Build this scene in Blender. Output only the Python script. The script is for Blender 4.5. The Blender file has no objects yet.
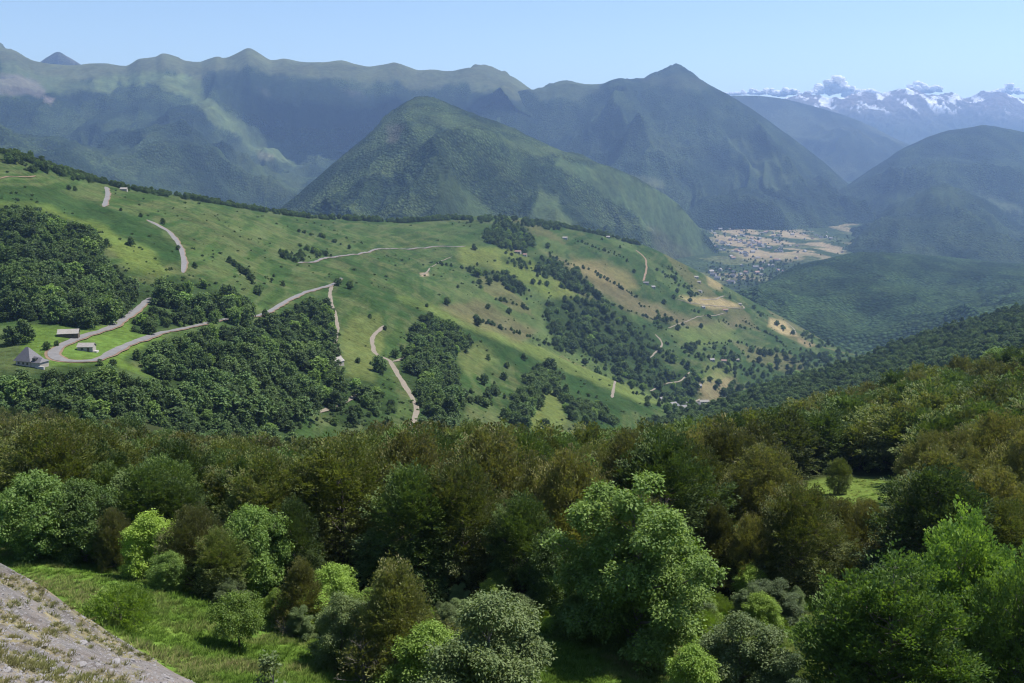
import bpy, math, random
import numpy as np
from mathutils import Vector
from mathutils.bvhtree import BVHTree

# ------------------------------------------------------------------ basics
C = bpy.context.scene.collection
SC = bpy.context.scene
W, H, F = 1024, 683, 995.0
HORIZON = 150.0
TH = math.atan((341.5 - HORIZON) / F)
cT, sT = math.cos(TH), math.sin(TH)
PI = math.pi

def ray_pt(px, py, D):
    """world point seen at photo position px,py at depth D (metres along +Y); camera at the origin"""
    px = np.asarray(px, float); py = np.asarray(py, float); D = np.asarray(D, float)
    yv = (341.5 - py) / F; xv = (px - 512.0) / F
    k = D / (cT + yv * sT)
    return np.stack([k * xv, D + 0 * k, k * (yv * cT - sT)], -1)

def proj(P):
    P = np.asarray(P, float)
    f = P[..., 1] * cT - P[..., 2] * sT
    u = P[..., 1] * sT + P[..., 2] * cT
    f = np.maximum(f, 0.1)
    return 512 + F * P[..., 0] / f, 341.5 - F * u / f

def ypix(z, D):
    """photo row of a point of height z at depth D"""
    return 341.5 - F * math.tan(math.atan2(z, D) + TH)

def hash2(ix, iy, seed):
    h = (ix.astype(np.int64) * 374761393 + iy.astype(np.int64) * 668265263 + seed * 1442695041) & 0xFFFFFFFF
    h = ((h ^ (h >> 13)) * 1274126177) & 0xFFFFFFFF
    h = (h ^ (h >> 16)) & 0xFFFFFFFF
    return h / 4294967295.0

def vnoise(x, y, seed=0):
    ix = np.floor(x); iy = np.floor(y); fx = x - ix; fy = y - iy
    fx = fx * fx * fx * (fx * (fx * 6 - 15) + 10); fy = fy * fy * fy * (fy * (fy * 6 - 15) + 10)
    a = hash2(ix, iy, seed); b = hash2(ix + 1, iy, seed); c = hash2(ix, iy + 1, seed); d = hash2(ix + 1, iy + 1, seed)
    return (a + (b - a) * fx) * (1 - fy) + (c + (d - c) * fx) * fy

def fbm(x, y, seed=0, octv=5, gain=.5):
    s = 0; a = 1; t = 0
    for o in range(octv):
        s = s + a * (vnoise(x, y, seed + o * 17) * 2 - 1); t += a; a *= gain
        x, y = x * 2.03 * .8 + y * 2.03 * .6 + 3.1, -x * 2.03 * .6 + y * 2.03 * .8 + 7.7
    return s / t

def ridged(x, y, seed=0, octv=5, gain=.55):
    s = 0; a = 1; t = 0
    for o in range(octv):
        n = 1 - np.abs(vnoise(x, y, seed + o * 13) * 2 - 1)
        s = s + a * n * n; t += a; a *= gain
        x, y = x * 2.03 * .8 + y * 2.03 * .6 + 1.7, -x * 2.03 * .6 + y * 2.03 * .8 + 5.3
    return s / t

def pchip(xs, Y, xq):
    """monotone cubic along axis 0; Y (n,...)"""
    xs = np.asarray(xs, float); Y = np.asarray(Y, float); n = len(xs)
    sh = (n - 1,) + (1,) * (Y.ndim - 1)
    h = np.diff(xs).reshape(sh); d = np.diff(Y, axis=0) / h
    m = np.zeros_like(Y); m[0] = d[0]; m[-1] = d[-1]
    if n > 2:
        a, b = d[:-1], d[1:]; w1 = 2 * h[1:] + h[:-1]; w2 = h[1:] + 2 * h[:-1]
        same = a * b > 0
        sa = np.where(same, a, 1); sb = np.where(same, b, 1)
        m[1:-1] = np.where(same, (w1 + w2) / (w1 / sa + w2 / sb), 0)
    i = np.clip(np.searchsorted(xs, xq, side='right') - 1, 0, n - 2)
    hh = (xs[i + 1] - xs[i]).reshape((-1,) + (1,) * (Y.ndim - 1)); t = np.clip((xq - xs[i]), 0, None).reshape(hh.shape) / hh
    t = np.clip(t, 0, 1)
    return ((1 + 2 * t) * (1 - t) ** 2) * Y[i] + (t * (1 - t) ** 2) * hh * m[i] + (t * t * (3 - 2 * t)) * Y[i + 1] + (t * t * (t - 1)) * hh * m[i + 1]

def sdpoly(px, py, poly):
    """signed distance in photo pixels, positive inside"""
    p = np.asarray(poly, float); n = len(p)
    d = np.full(px.shape, 1e9); ins = np.zeros(px.shape, bool)
    for i in range(n):
        a = p[i]; b = p[(i + 1) % n]; e = b - a
        wx = px - a[0]; wy = py - a[1]
        t = np.clip((wx * e[0] + wy * e[1]) / max(1e-9, e @ e), 0, 1)
        d = np.minimum(d, np.hypot(wx - e[0] * t, wy - e[1] * t))
        cond = (a[1] > py) != (b[1] > py)
        xc = (b[0] - a[0]) * (py - a[1]) / (b[1] - a[1] + 1e-12) + a[0]
        ins ^= cond & (px < xc)
    return np.where(ins, d, -d)

def tag(o, label=None, cat=None, group=None, kind=None):
    if label: o['label'] = label
    if cat: o['category'] = cat
    if group: o['group'] = group
    if kind: o['kind'] = kind
    return o

def fast_mesh(name, V, Fq, mats, smooth=False, attrs=None, midx=None):
    """V (n,3); Fq (m,k) polygons of k corners"""
    V = np.ascontiguousarray(V, np.float32); Fq = np.ascontiguousarray(Fq, np.int32)
    me = bpy.data.meshes.new(name); m, k = Fq.shape
    me.vertices.add(len(V)); me.vertices.foreach_set('co', V.ravel())
    me.loops.add(m * k); me.loops.foreach_set('vertex_index', Fq.ravel())
    me.polygons.add(m); me.polygons.foreach_set('loop_start', np.arange(m, dtype=np.int32) * k)
    if smooth: me.polygons.foreach_set('use_smooth', np.ones(m, bool))
    if midx is not None: me.polygons.foreach_set('material_index', np.ascontiguousarray(midx, np.int32))
    for nm, (tp, arr) in (attrs or {}).items():
        a = me.attributes.new(nm, tp, 'POINT')
        key = {'FLOAT_COLOR': 'color', 'FLOAT': 'value', 'FLOAT_VECTOR': 'vector', 'INT': 'value'}[tp]
        a.data.foreach_set(key, np.ascontiguousarray(arr, np.int32 if tp == 'INT' else np.float32).ravel())
    me.update(calc_edges=True)
    for mt in (mats if isinstance(mats, (list, tuple)) else [mats]): me.materials.append(mt)
    return me

def link(name, me, parent=None, loc=(0, 0, 0), rot=(0, 0, 0)):
    o = bpy.data.objects.new(name, me); C.objects.link(o)
    o.location = loc; o.rotation_euler = rot
    if parent: o.parent = parent
    return o

# ------------------------------------------------------------------ node materials
class NT:
    def __init__(s, name):
        s.m = bpy.data.materials.new(name); s.m.use_nodes = True
        s.t = s.m.node_tree; s.t.nodes.clear(); s.out = s.n('ShaderNodeOutputMaterial')
    def n(s, tp, ins=None, **kw):
        nd = s.t.nodes.new(tp)
        for k, v in kw.items(): setattr(nd, k, v)
        for k, v in (ins or {}).items(): s.set(nd, k, v)
        return nd
    def set(s, nd, k, v):
        if isinstance(v, bpy.types.NodeSocket): s.t.links.new(v, nd.inputs[k])
        else: nd.inputs[k].default_value = v
    def math(s, op, a, b=0.0, clamp=False):
        return s.n('ShaderNodeMath', {0: a, 1: b}, operation=op, use_clamp=clamp).outputs[0]
    def mix(s, f, a, b, bt='MIX'):
        nd = s.n('ShaderNodeMix', data_type='RGBA', blend_type=bt)
        s.set(nd, 0, f); s.set(nd, 6, a); s.set(nd, 7, b); return nd.outputs[2]
    def noise(s, vec, scale, detail=4, rough=.6, out='Fac'):
        nd = s.n('ShaderNodeTexNoise', {'Scale': scale, 'Detail': detail, 'Roughness': rough, 'Vector': vec}); return nd.outputs[out]
    def ramp(s, f, *stops):
        nd = s.n('ShaderNodeMapRange', {'Value': f, 'From Min': stops[0], 'From Max': stops[1], 'To Min': stops[2], 'To Max': stops[3]}); return nd.outputs[0]
    def attr(s, nm, out='Color'): return s.n('ShaderNodeAttribute', attribute_name=nm).outputs[out]
    def pos(s): return s.n('ShaderNodeNewGeometry').outputs['Position']
    def scalev(s, v, k):
        return s.n('ShaderNodeVectorMath', {0: v, 1: (k, k, k) if not isinstance(k, tuple) else k}, operation='MULTIPLY').outputs[0]
    def fin(s, sh): s.t.links.new(sh, s.out.inputs['Surface']); return s.m
def rgba(c, a=1): return (c[0], c[1], c[2], a)

def mul(s, col, f): return s.n('ShaderNodeVectorMath', {0: col, 1: f}, operation='SCALE') if 0 else _scale(s, col, f)
def _scale(s, col, f):
    nd = s.n('ShaderNodeVectorMath', operation='SCALE'); s.set(nd, 0, col); s.set(nd, 'Scale', f); return nd.outputs[0]

def land_material(name, grain, treesize, bumpd):
    """cover colour and wood amount come from the land-cover map of the sheet"""
    s = NT(name); p = s.pos()
    cov = s.attr('cover'); wood = s.attr('wood', 'Fac')
    n1 = s.noise(p, 1.0 / (grain * 9), 5, .65); n2 = s.noise(p, 1.0 / grain, 4, .7)
    g = s.math('ADD', s.ramp(n1, .3, .7, .72, 1.28), s.ramp(n2, .25, .75, -.42, .42))
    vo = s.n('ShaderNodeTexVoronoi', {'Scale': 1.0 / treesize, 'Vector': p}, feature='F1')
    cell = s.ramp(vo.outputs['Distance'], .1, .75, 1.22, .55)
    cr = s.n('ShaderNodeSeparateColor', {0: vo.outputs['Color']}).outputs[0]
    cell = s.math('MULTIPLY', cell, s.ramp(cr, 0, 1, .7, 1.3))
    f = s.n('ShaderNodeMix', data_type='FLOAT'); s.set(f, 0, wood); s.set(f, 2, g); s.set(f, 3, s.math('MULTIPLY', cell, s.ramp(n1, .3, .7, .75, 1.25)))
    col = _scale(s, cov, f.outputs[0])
    # hue drift
    col = s.mix(s.ramp(s.noise(p, 1.0 / (grain * 3), 3), .4, .7, 0, .35), col, s.mix(1.0, col, (1.25, .98, .8, 1), 'MULTIPLY'))
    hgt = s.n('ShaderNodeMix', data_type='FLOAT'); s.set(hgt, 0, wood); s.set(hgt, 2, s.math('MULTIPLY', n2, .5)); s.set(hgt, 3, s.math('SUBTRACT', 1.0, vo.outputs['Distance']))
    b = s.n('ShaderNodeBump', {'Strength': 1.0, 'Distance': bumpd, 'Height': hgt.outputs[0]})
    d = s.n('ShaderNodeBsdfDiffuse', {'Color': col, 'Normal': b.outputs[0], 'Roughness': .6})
    return s.fin(d.outputs[0])

def plain(name, col, rough=.85, var=.25, scale=3.0, bump=0.0, col2=None, obj=True):
    s = NT(name)
    v = s.n('ShaderNodeTexCoord').outputs['Object'] if obj else s.pos()
    n = s.noise(v, scale, 5, .65)
    c = s.mix(s.ramp(n, .3, .7, 0, 1), rgba(col), rgba(col2 or tuple(x * (1 - var) for x in col)))
    ins = {'Base Color': c, 'Roughness': rough}
    if bump: ins['Normal'] = s.n('ShaderNodeBump', {'Strength': .7, 'Distance': bump, 'Height': n}).outputs[0]
    return s.fin(s.n('ShaderNodeBsdfPrincipled', ins).outputs[0])

def leaf_material(name, dark, light, brown=None, brown_amt=0.0, transl=.3, gloss=.06):
    s = NT(name)
    t = s.n('ShaderNodeSeparateColor', {0: s.attr('tint')})
    rnd = s.n('ShaderNodeObjectInfo').outputs['Random']
    c = s.mix(t.outputs[0], rgba(dark), rgba(light))
    if brown: 
        f = s.math('MULTIPLY', s.ramp(t.outputs[1], 1 - brown_amt, 1 - brown_amt + .35, 0, 1), s.ramp(rnd, 0, 1, .45, 1.0))
        c = s.mix(s.math('MAXIMUM', f, 0.0, True), c, rgba(brown))
    r2 = s.math('FRACT', s.math('MULTIPLY', rnd, 7.31)); 
    c = _scale(s, c, s.ramp(r2, 0, 1, .62, 1.4))
    c = s.mix(s.ramp(s.math('FRACT', s.math('MULTIPLY', rnd, 3.77)), 0, 1, 0, .3), c, s.mix(1.0, c, (1.3, 1.05, .6, 1), 'MULTIPLY'))
    d = s.n('ShaderNodeBsdfDiffuse', {'Color': c}); tr = s.n('ShaderNodeBsdfTranslucent', {'Color': s.mix(1.0, c, (1.2, 1.25, .5, 1), 'MULTIPLY')})
    g = s.n('ShaderNodeBsdfGlossy', {'Color': (.30, .33, .32, 1), 'Roughness': .65})
    m1 = s.n('ShaderNodeMixShader', {0: transl, 1: d.outputs[0], 2: tr.outputs[0]})
    m2 = s.n('ShaderNodeMixShader', {0: gloss, 1: m1.outputs[0], 2: g.outputs[0]})
    return s.fin(m2.outputs[0])

M = {}
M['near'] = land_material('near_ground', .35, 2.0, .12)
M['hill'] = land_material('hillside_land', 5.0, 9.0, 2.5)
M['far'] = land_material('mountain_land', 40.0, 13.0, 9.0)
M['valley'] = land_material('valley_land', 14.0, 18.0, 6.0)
M['asphalt'] = plain('grey_road', (.17, .162, .158), var=.3, scale=.3, obj=False)
M['track'] = plain('gravel_track', (.21, .175, .13), var=.35, scale=.5, obj=False)
M['dirt'] = plain('dirt_verge', (.20, .13, .075), var=.4, scale=.4, obj=False)
M['bark'] = plain('bark', (.10, .085, .07), var=.5, scale=4, bump=.03)
M['greybark'] = plain('grey_twigs', (.22, .195, .175), var=.4, scale=6)
M['slate'] = plain('slate_roof', (.12, .115, .125), var=.35, scale=1.5, rough=.6)
M['paleroof'] = plain('pale_roof', (.30, .275, .25), var=.3, scale=1.2)
M['redroof'] = plain('brown_roof', (.28, .18, .14), var=.3, scale=1.2)
M['wall'] = plain('stone_wall', (.36, .33, .28), var=.3, scale=1.5)
M['white'] = plain('white_render', (.42, .40, .37), var=.2, scale=1.0)
M['wood'] = plain('dark_timber', (.11, .08, .055), var=.4, scale=2)
M['glass'] = plain('dark_window', (.03, .035, .04), rough=.2, var=.2)
M['rock'] = plain('grey_rock', (.26, .25, .25), var=.35, scale=2.5, bump=.05, col2=(.17, .155, .155))
M['beech'] = leaf_material('beech_leaves', (.052, .082, .020), (.165, .195, .055), (.160, .145, .068), .30, .35)
M['brownbeech'] = leaf_material('copper_tinged_leaves', (.082, .096, .030), (.170, .180, .065), (.180, .155, .085), .40, .35)
M['ash'] = leaf_material('ash_leaves', (.065, .130, .026), (.20, .305, .072), transl=.38, gloss=.07)
M['lime'] = leaf_material('bright_leaves', (.12, .20, .032), (.26, .38, .075), transl=.42)
M['sallow'] = leaf_material('grey_green_leaves', (.070, .115, .038), (.18, .24, .095), transl=.28, gloss=.08)
M['dark'] = leaf_material('dark_green_leaves', (.040, .080, .022), (.130, .185, .050), transl=.3)
M['wood_leaf'] = leaf_material('hillside_leaves', (.032, .068, .022), (.105, .165, .046), transl=.28)
def grass_material(nm='grass_blades', A=(.075, .14, .020, 1), B=(.16, .25, .045, 1)):
    s = NT(nm); t = s.n('ShaderNodeSeparateColor', {0: s.attr('tint')}); p = s.pos()
    n = s.noise(p, .12, 3)
    c = s.mix(t.outputs[0], A, B)
    c = s.mix(s.math('MULTIPLY', s.ramp(n, .45, .62, 0, .9), t.outputs[1]), c, (.26, .22, .11, 1))
    d = s.n('ShaderNodeBsdfDiffuse', {'Color': c}); tr = s.n('ShaderNodeBsdfTranslucent', {'Color': c})
    return s.fin(s.n('ShaderNodeMixShader', {0: .35, 1: d.outputs[0], 2: tr.outputs[0]}).outputs[0])
M['grass'] = grass_material(); M['drygrass'] = grass_material('dry_grass_blades', (.12, .135, .04, 1), (.20, .205, .085, 1))

# ------------------------------------------------------------------ terrain sheets
SHEETS = {}
def sheet(name, px0, px1, nu, rows, nv, disp, paint, mat, kindlabel=None):
    """rows: polylines of (px, py, D) from the near edge to the far edge; nv: steps between rows"""
    u = np.linspace(px0, px1, nu)
    R = []
    for r in rows:
        a = np.array([(p[0], p[1], p[2]) for p in r], float)
        if len(a) == 1: py = np.full(nu, a[0, 1]); D = np.full(nu, a[0, 2])
        else:
            uc = np.clip(u, a[0, 0], a[-1, 0])
            q = pchip(a[:, 0], a[:, 1:], uc); py, D = q[:, 0], q[:, 1]
        R.append(ray_pt(u, py, D))
    R = np.array(R)
    vq = [0.0]
    for i, k in enumerate(nv): vq += list(i + (np.arange(k) + 1) / k)
    vq = np.array(vq); P = pchip(np.arange(len(R)), R, vq)          # (nv,nu,3)
    UU, VV = np.meshgrid(u, vq)
    P[..., 2] += disp(P, UU, VV)
    px, py = proj(P)
    cov, wood = paint(P, px, py, UU, VV)
    nvv = len(vq)
    idx = np.arange(nvv * nu).reshape(nvv, nu)
    Fq = np.stack([idx[:-1, :-1], idx[:-1, 1:], idx[1:, 1:], idx[1:, :-1]], -1).reshape(-1, 4)
    V = P.reshape(-1, 3)
    col = np.concatenate([np.clip(cov.reshape(-1, 3), 0, 1), np.ones((len(V), 1))], 1)
    me = fast_mesh(name, V, Fq, mat, True, {'cover': ('FLOAT_COLOR', col), 'wood': ('FLOAT', wood.reshape(-1))})
    o = link(name, me); tag(o, kind='structure')
    SHEETS[name] = BVHTree.FromPolygons(V.tolist(), Fq.tolist())
    return o

def layer(cov, w, c):
    c = np.asarray(c, float); return cov * (1 - w[..., None]) + c * w[..., None]
def soft(sd, wd): return np.clip(.5 + sd / wd, 0, 1)

GRASS = (.054, .090, .028); BRACKEN = (.026, .058, .019); DRY = (.20, .17, .075); TAN = (.36, .29, .15)
FOREST = (.026, .048, .022); ALPINE = (.10, .115, .055); ROCK = (.24, .20, .18); BRIGHT = (.10, .16, .035)

# ---- foreground ground
fgD = [8, 22, 30, 37, 50, 66, 90, 130, 180, 260, 380, 550, 750]
fgC = {-160: [-4, -9, -11.5, -14, -24, -31, -36, -52, -66, -84, -106, -130, -165],
       0:   [-5, -12, -14.2, -16.2, -25, -32, -37, -52.5, -66, -84, -107, -132, -170],
       120: [-5.5, -13.0, -16.2, -19.5, -27, -33, -38, -53, -66, -85, -109, -138, -190],
       180: [-5.8, -13.2, -16.8, -21.0, -28.8, -34, -38.5, -52.5, -65.5, -86, -114, -150, -208],
       240: [-6.2, -13.1, -18.2, -23, -30, -35, -39, -52, -65, -88, -122, -165, -230],
       330: [-7, -16.5, -21.5, -26, -32, -36, -39.5, -51, -63, -95, -145, -205, -290],
       500: [-7, -17, -22.5, -27, -33, -36.5, -40, -51, -62, -98, -155, -230, -320],
       650: [-7, -17, -22.5, -27, -33, -36.5, -40, -50, -63, -90, -140, -240, -350],
       850: [-7, -17, -22.5, -27, -33, -37, -41, -49.5, -61, -78, -108, -200, -340],
       1024:[-7, -17, -22.5, -27, -33, -37, -40, -47, -56, -69, -87, -150, -280],
       1200:[-7, -17, -22.5, -27, -33, -37, -39, -44, -50, -58, -75, -120, -220]}
fgrows = [[(c, ypix(fgC[c][i], d), d) for c in sorted(fgC)] for i, d in enumerate(fgD)]
def fg_disp(P, U, V):
    x, y = P[..., 0], P[..., 1]
    amp = np.clip(y / 60, .3, 1.5)
    return fbm(x / 5.5, y / 5.5, 12, 4) * .75 * np.clip((52 - y) / 15, 0, 1) * np.clip((y - 14) / 8, 0, 1) + fbm(x / 14, y / 14, 3, 5) * .9 * amp + fbm(x / 1.6, y / 1.6, 9, 3) * .10
def bank_mask(P, px, py):
    x, y = P[..., 0], P[..., 1]
    n = fbm(x / 3, y / 3, 21, 4)
    return np.clip((44 - y + n * 5) / 6, 0, 1) * np.clip((330 - px + n * 30) / 40, 0, 1)
def edgeD(px):
    return np.interp(px, [-60, 0, 100, 190, 250, 300, 500, 640, 720, 790, 830, 900, 1024, 1100], [93, 91, 88, 79, 74, 71, 70, 71, 72, 76, 84, 80, 73, 73])
def fg_paint(P, px, py, U, V):
    x, y = P[..., 0], P[..., 1]
    cov = np.broadcast_to(np.array((.105, .185, .030)), P.shape).copy()
    n = fbm(x / 9, y / 9, 5, 4)
    cov = layer(cov, np.clip(n * 1.6 + .2, 0, .7), (.165, .185, .055))
    cov = layer(cov, np.clip(-n * 1.8, 0, .6), (.065, .12, .024))
    # woodland floor
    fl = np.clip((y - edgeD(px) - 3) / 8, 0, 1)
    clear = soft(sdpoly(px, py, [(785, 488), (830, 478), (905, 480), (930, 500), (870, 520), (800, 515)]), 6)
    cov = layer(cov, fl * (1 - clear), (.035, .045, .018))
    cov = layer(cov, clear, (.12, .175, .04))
    b = bank_mask(P, px, py)
    g2 = np.clip((fbm(x / .9, y / .9, 31, 4) * 1.2 + fbm(x / 6, y / 6, 33, 2) * .5) * 2.2 + .05, 0, 1)
    cov = layer(cov, b, (.130, .122, .118))
    cov = layer(cov, b * g2 * .75, (.19, .17, .085))
    return cov, np.zeros(P.shape[:2])
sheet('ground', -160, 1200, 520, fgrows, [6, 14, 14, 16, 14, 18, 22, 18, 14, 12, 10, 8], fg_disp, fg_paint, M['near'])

# ---- middle hillside
hrows = [
 [(-200, 455, 380), (0, 440, 400), (100, 440, 410), (200, 465, 440), (300, 490, 470), (400, 480, 540), (500, 470, 640), (600, 455, 850), (680, 438, 1150), (760, 412, 1500), (850, 378, 2000), (930, 390, 2100)],
 [(-200, 372, 470), (0, 374, 465), (100, 375, 480), (200, 390, 520), (300, 415, 570), (400, 430, 620), (500, 430, 760), (600, 420, 980), (680, 421, 1300), (760, 397, 1700), (850, 366, 2100), (930, 382, 2200)],
 [(-200, 345, 540), (0, 338, 545), (60, 334, 560), (100, 336, 575), (200, 342, 630), (300, 362, 700), (400, 388, 730), (500, 402, 870), (600, 402, 1080), (680, 415, 1380), (760, 391, 1770), (850, 361, 2180), (930, 378, 2250)],
 [(-200, 290, 650), (0, 290, 650), (100, 290, 720), (200, 300, 770), (300, 322, 830), (400, 345, 920), (500, 372, 1020), (600, 390, 1220), (680, 411, 1450), (760, 388, 1850), (850, 358, 2240), (930, 375, 2300)],
 [(-200, 225, 790), (0, 240, 780), (100, 240, 860), (200, 262, 920), (300, 286, 1010), (350, 287, 1080), (400, 298, 1120), (450, 314, 1150), (500, 334, 1190), (600, 375, 1370), (680, 407, 1560), (760, 386, 1900), (850, 356, 2300), (930, 372, 2350)],
 [(-200, 195, 860), (0, 215, 860), (100, 222, 960), (200, 245, 1020), (300, 275, 1120), (350, 281, 1180), (400, 295, 1260), (450, 318, 1300), (500, 344, 1350), (600, 384, 1500), (680, 411, 1630), (760, 386, 1960), (850, 355, 2340), (930, 370, 2400)],
 [(-200, 165, 930), (0, 190, 930), (100, 205, 1060), (200, 225, 1140), (300, 255, 1280), (400, 273, 1470), (500, 308, 1570), (600, 345, 1740), (680, 370, 1820), (760, 365, 2080), (850, 354, 2400), (930, 368, 2450)],
 [(-200, 135, 1040), (0, 166, 1030), (100, 192, 1200), (200, 208, 1330), (300, 231, 1540), (400, 245, 1740), (500, 262, 1900), (600, 288, 2060), (680, 312, 2200), (760, 334, 2400), (850, 353, 2480), (930, 366, 2550)],
 [(-200, 118, 1100), (0, 149, 1120), (50, 164, 1220), (100, 182, 1370), (150, 191, 1450), (200, 198, 1550), (300, 214, 1850), (400, 221, 2150), (450, 218, 2300), (500, 217, 2400), (550, 223, 2500), (600, 233, 2600), (640, 244, 2650), (680, 263, 2700), (720, 284, 2730), (760, 306, 2740), (800, 327, 2720), (850, 352, 2620), (930, 365, 2650)],
 [(-200, 150, 1400), (0, 190, 1450), (100, 225, 1700), (300, 250, 2200), (500, 262, 2800), (640, 285, 2950), (760, 330, 2950), (850, 360, 2750), (930, 368, 2750)],
 [(-200, 330, 2300), (100, 330, 2600), (500, 330, 3200), (760, 345, 3150), (850, 365, 2850), (930, 371, 2850)],
]
def h_disp(P, U, V):
    x, y = P[..., 0], P[..., 1]
    w = 1 - .75 * np.exp(-((V - 8) / .5) ** 2) - .4 * np.exp(-((V - 4) / .4) ** 2)
    w = w * np.clip((900 - U) / 120, .1, 1)
    s = np.clip(y / 1500, .35, 1.3)
    return w * s * (fbm(x / 260, y / 260, 41, 4) * 9 + fbm(x / 60, y / 60, 43, 3) * 2.4 + fbm(x / 14, y / 14, 44, 2) * .5)
WOODS = [   # polygons of woodland on the hillside: (polygon, spacing m, tree height m, density)
 ([(0, 208), (30, 206), (60, 216), (84, 228), (100, 243), (112, 262), (128, 278), (150, 286), (160, 296), (140, 305), (112, 325), (60, 326), (0, 322)], 7.5, 9.5, 1.0),
 ([(158, 285), (172, 276), (205, 281), (232, 292), (256, 308), (262, 317), (240, 319), (205, 318), (170, 312), (160, 300)], 7.5, 9.5, .95),
 ([(150, 303), (170, 312), (205, 320), (190, 326), (160, 332), (135, 333), (128, 320), (140, 312)], 6, 5.5, .9),
 ([(125, 356), (150, 343), (190, 333), (225, 326), (262, 320), (280, 312), (325, 298), (332, 312), (334, 340), (333, 366), (345, 378), (378, 382), (372, 392), (340, 402), (318, 410), (300, 420), (292, 452), (250, 470), (130, 440), (100, 385), (135, 385), (163, 378), (150, 366)], 7.0, 9, .95),
 ([(0, 368), (22, 372), (60, 367), (95, 364), (118, 374), (140, 382), (160, 450), (0, 475)], 6.6, 8.5, 1.0),
 ([(320, 416), (350, 404), (380, 396), (398, 402), (396, 412), (375, 420), (345, 424)], 6.5, 6, .95),
 ([(372, 362), (386, 360), (388, 372), (374, 374)], 6, 9, 1.0),
 ([(412, 328), (425, 318), (445, 322), (470, 334), (471, 347), (455, 352), (462, 372), (456, 385), (470, 400), (462, 420), (440, 432), (428, 446), (418, 440), (422, 415), (412, 392), (395, 372), (404, 356)], 7.5, 9, .85),
 ([(470, 380), (492, 372), (500, 392), (490, 405), (474, 400)], 9, 7, .45),
 ([(500, 418), (510, 398), (524, 388), (532, 372), (545, 364), (562, 370), (560, 382), (540, 384), (534, 404), (524, 426), (508, 424)], 7.5, 9, .9),
 ([(560, 398), (585, 398), (612, 410), (616, 420), (575, 421)], 8, 7, .8),
 ([(545, 302), (570, 296), (600, 300), (625, 316), (648, 330), (662, 352), (668, 368), (690, 380), (700, 396), (670, 402), (640, 386), (610, 368), (580, 352), (555, 345), (545, 325)], 11, 10, .82),
 ([(470, 266), (485, 267), (500, 271), (524, 284), (529, 296), (518, 294), (500, 282), (472, 275)], 10, 10, .9),
 ([(534, 256), (548, 258), (570, 268), (592, 282), (597, 293), (575, 290), (556, 278), (536, 266)], 10, 11, .95),
 ([(503, 258), (530, 261), (530, 264), (504, 262)], 9, 7, .9),
 ([(484, 232), (500, 222), (525, 226), (534, 240), (526, 252), (505, 248), (486, 240)], 10, 10, .9),
 ([(280, 250), (300, 246), (318, 250), (335, 254), (330, 258), (280, 259)], 7, 5, .5),
 ([(0, 148), (40, 160), (90, 178), (92, 182), (40, 167), (0, 157)], 8, 8, .85),
 ([(660, 348), (690, 342), (720, 345), (745, 352), (800, 345), (836, 356), (800, 374), (760, 386), (720, 398), (705, 380), (680, 372)], 14, 10, .55),
 ([(655, 320), (668, 318), (672, 328), (658, 332)], 10, 9, .8),
 ([(605, 320), (640, 318), (650, 330), (620, 332)], 12, 8, .4),
 ([(668, 270), (680, 280), (700, 296), (692, 298), (672, 284)], 10, 8, .7),
 ([(700, 262), (735, 285), (780, 312), (835, 345), (850, 352), (830, 353), (790, 335), (745, 305), (705, 275)], 15, 9, .5),
 ([(640, 376), (660, 384), (690, 400), (675, 410), (650, 396)], 11, 8, .6),
]
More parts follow.
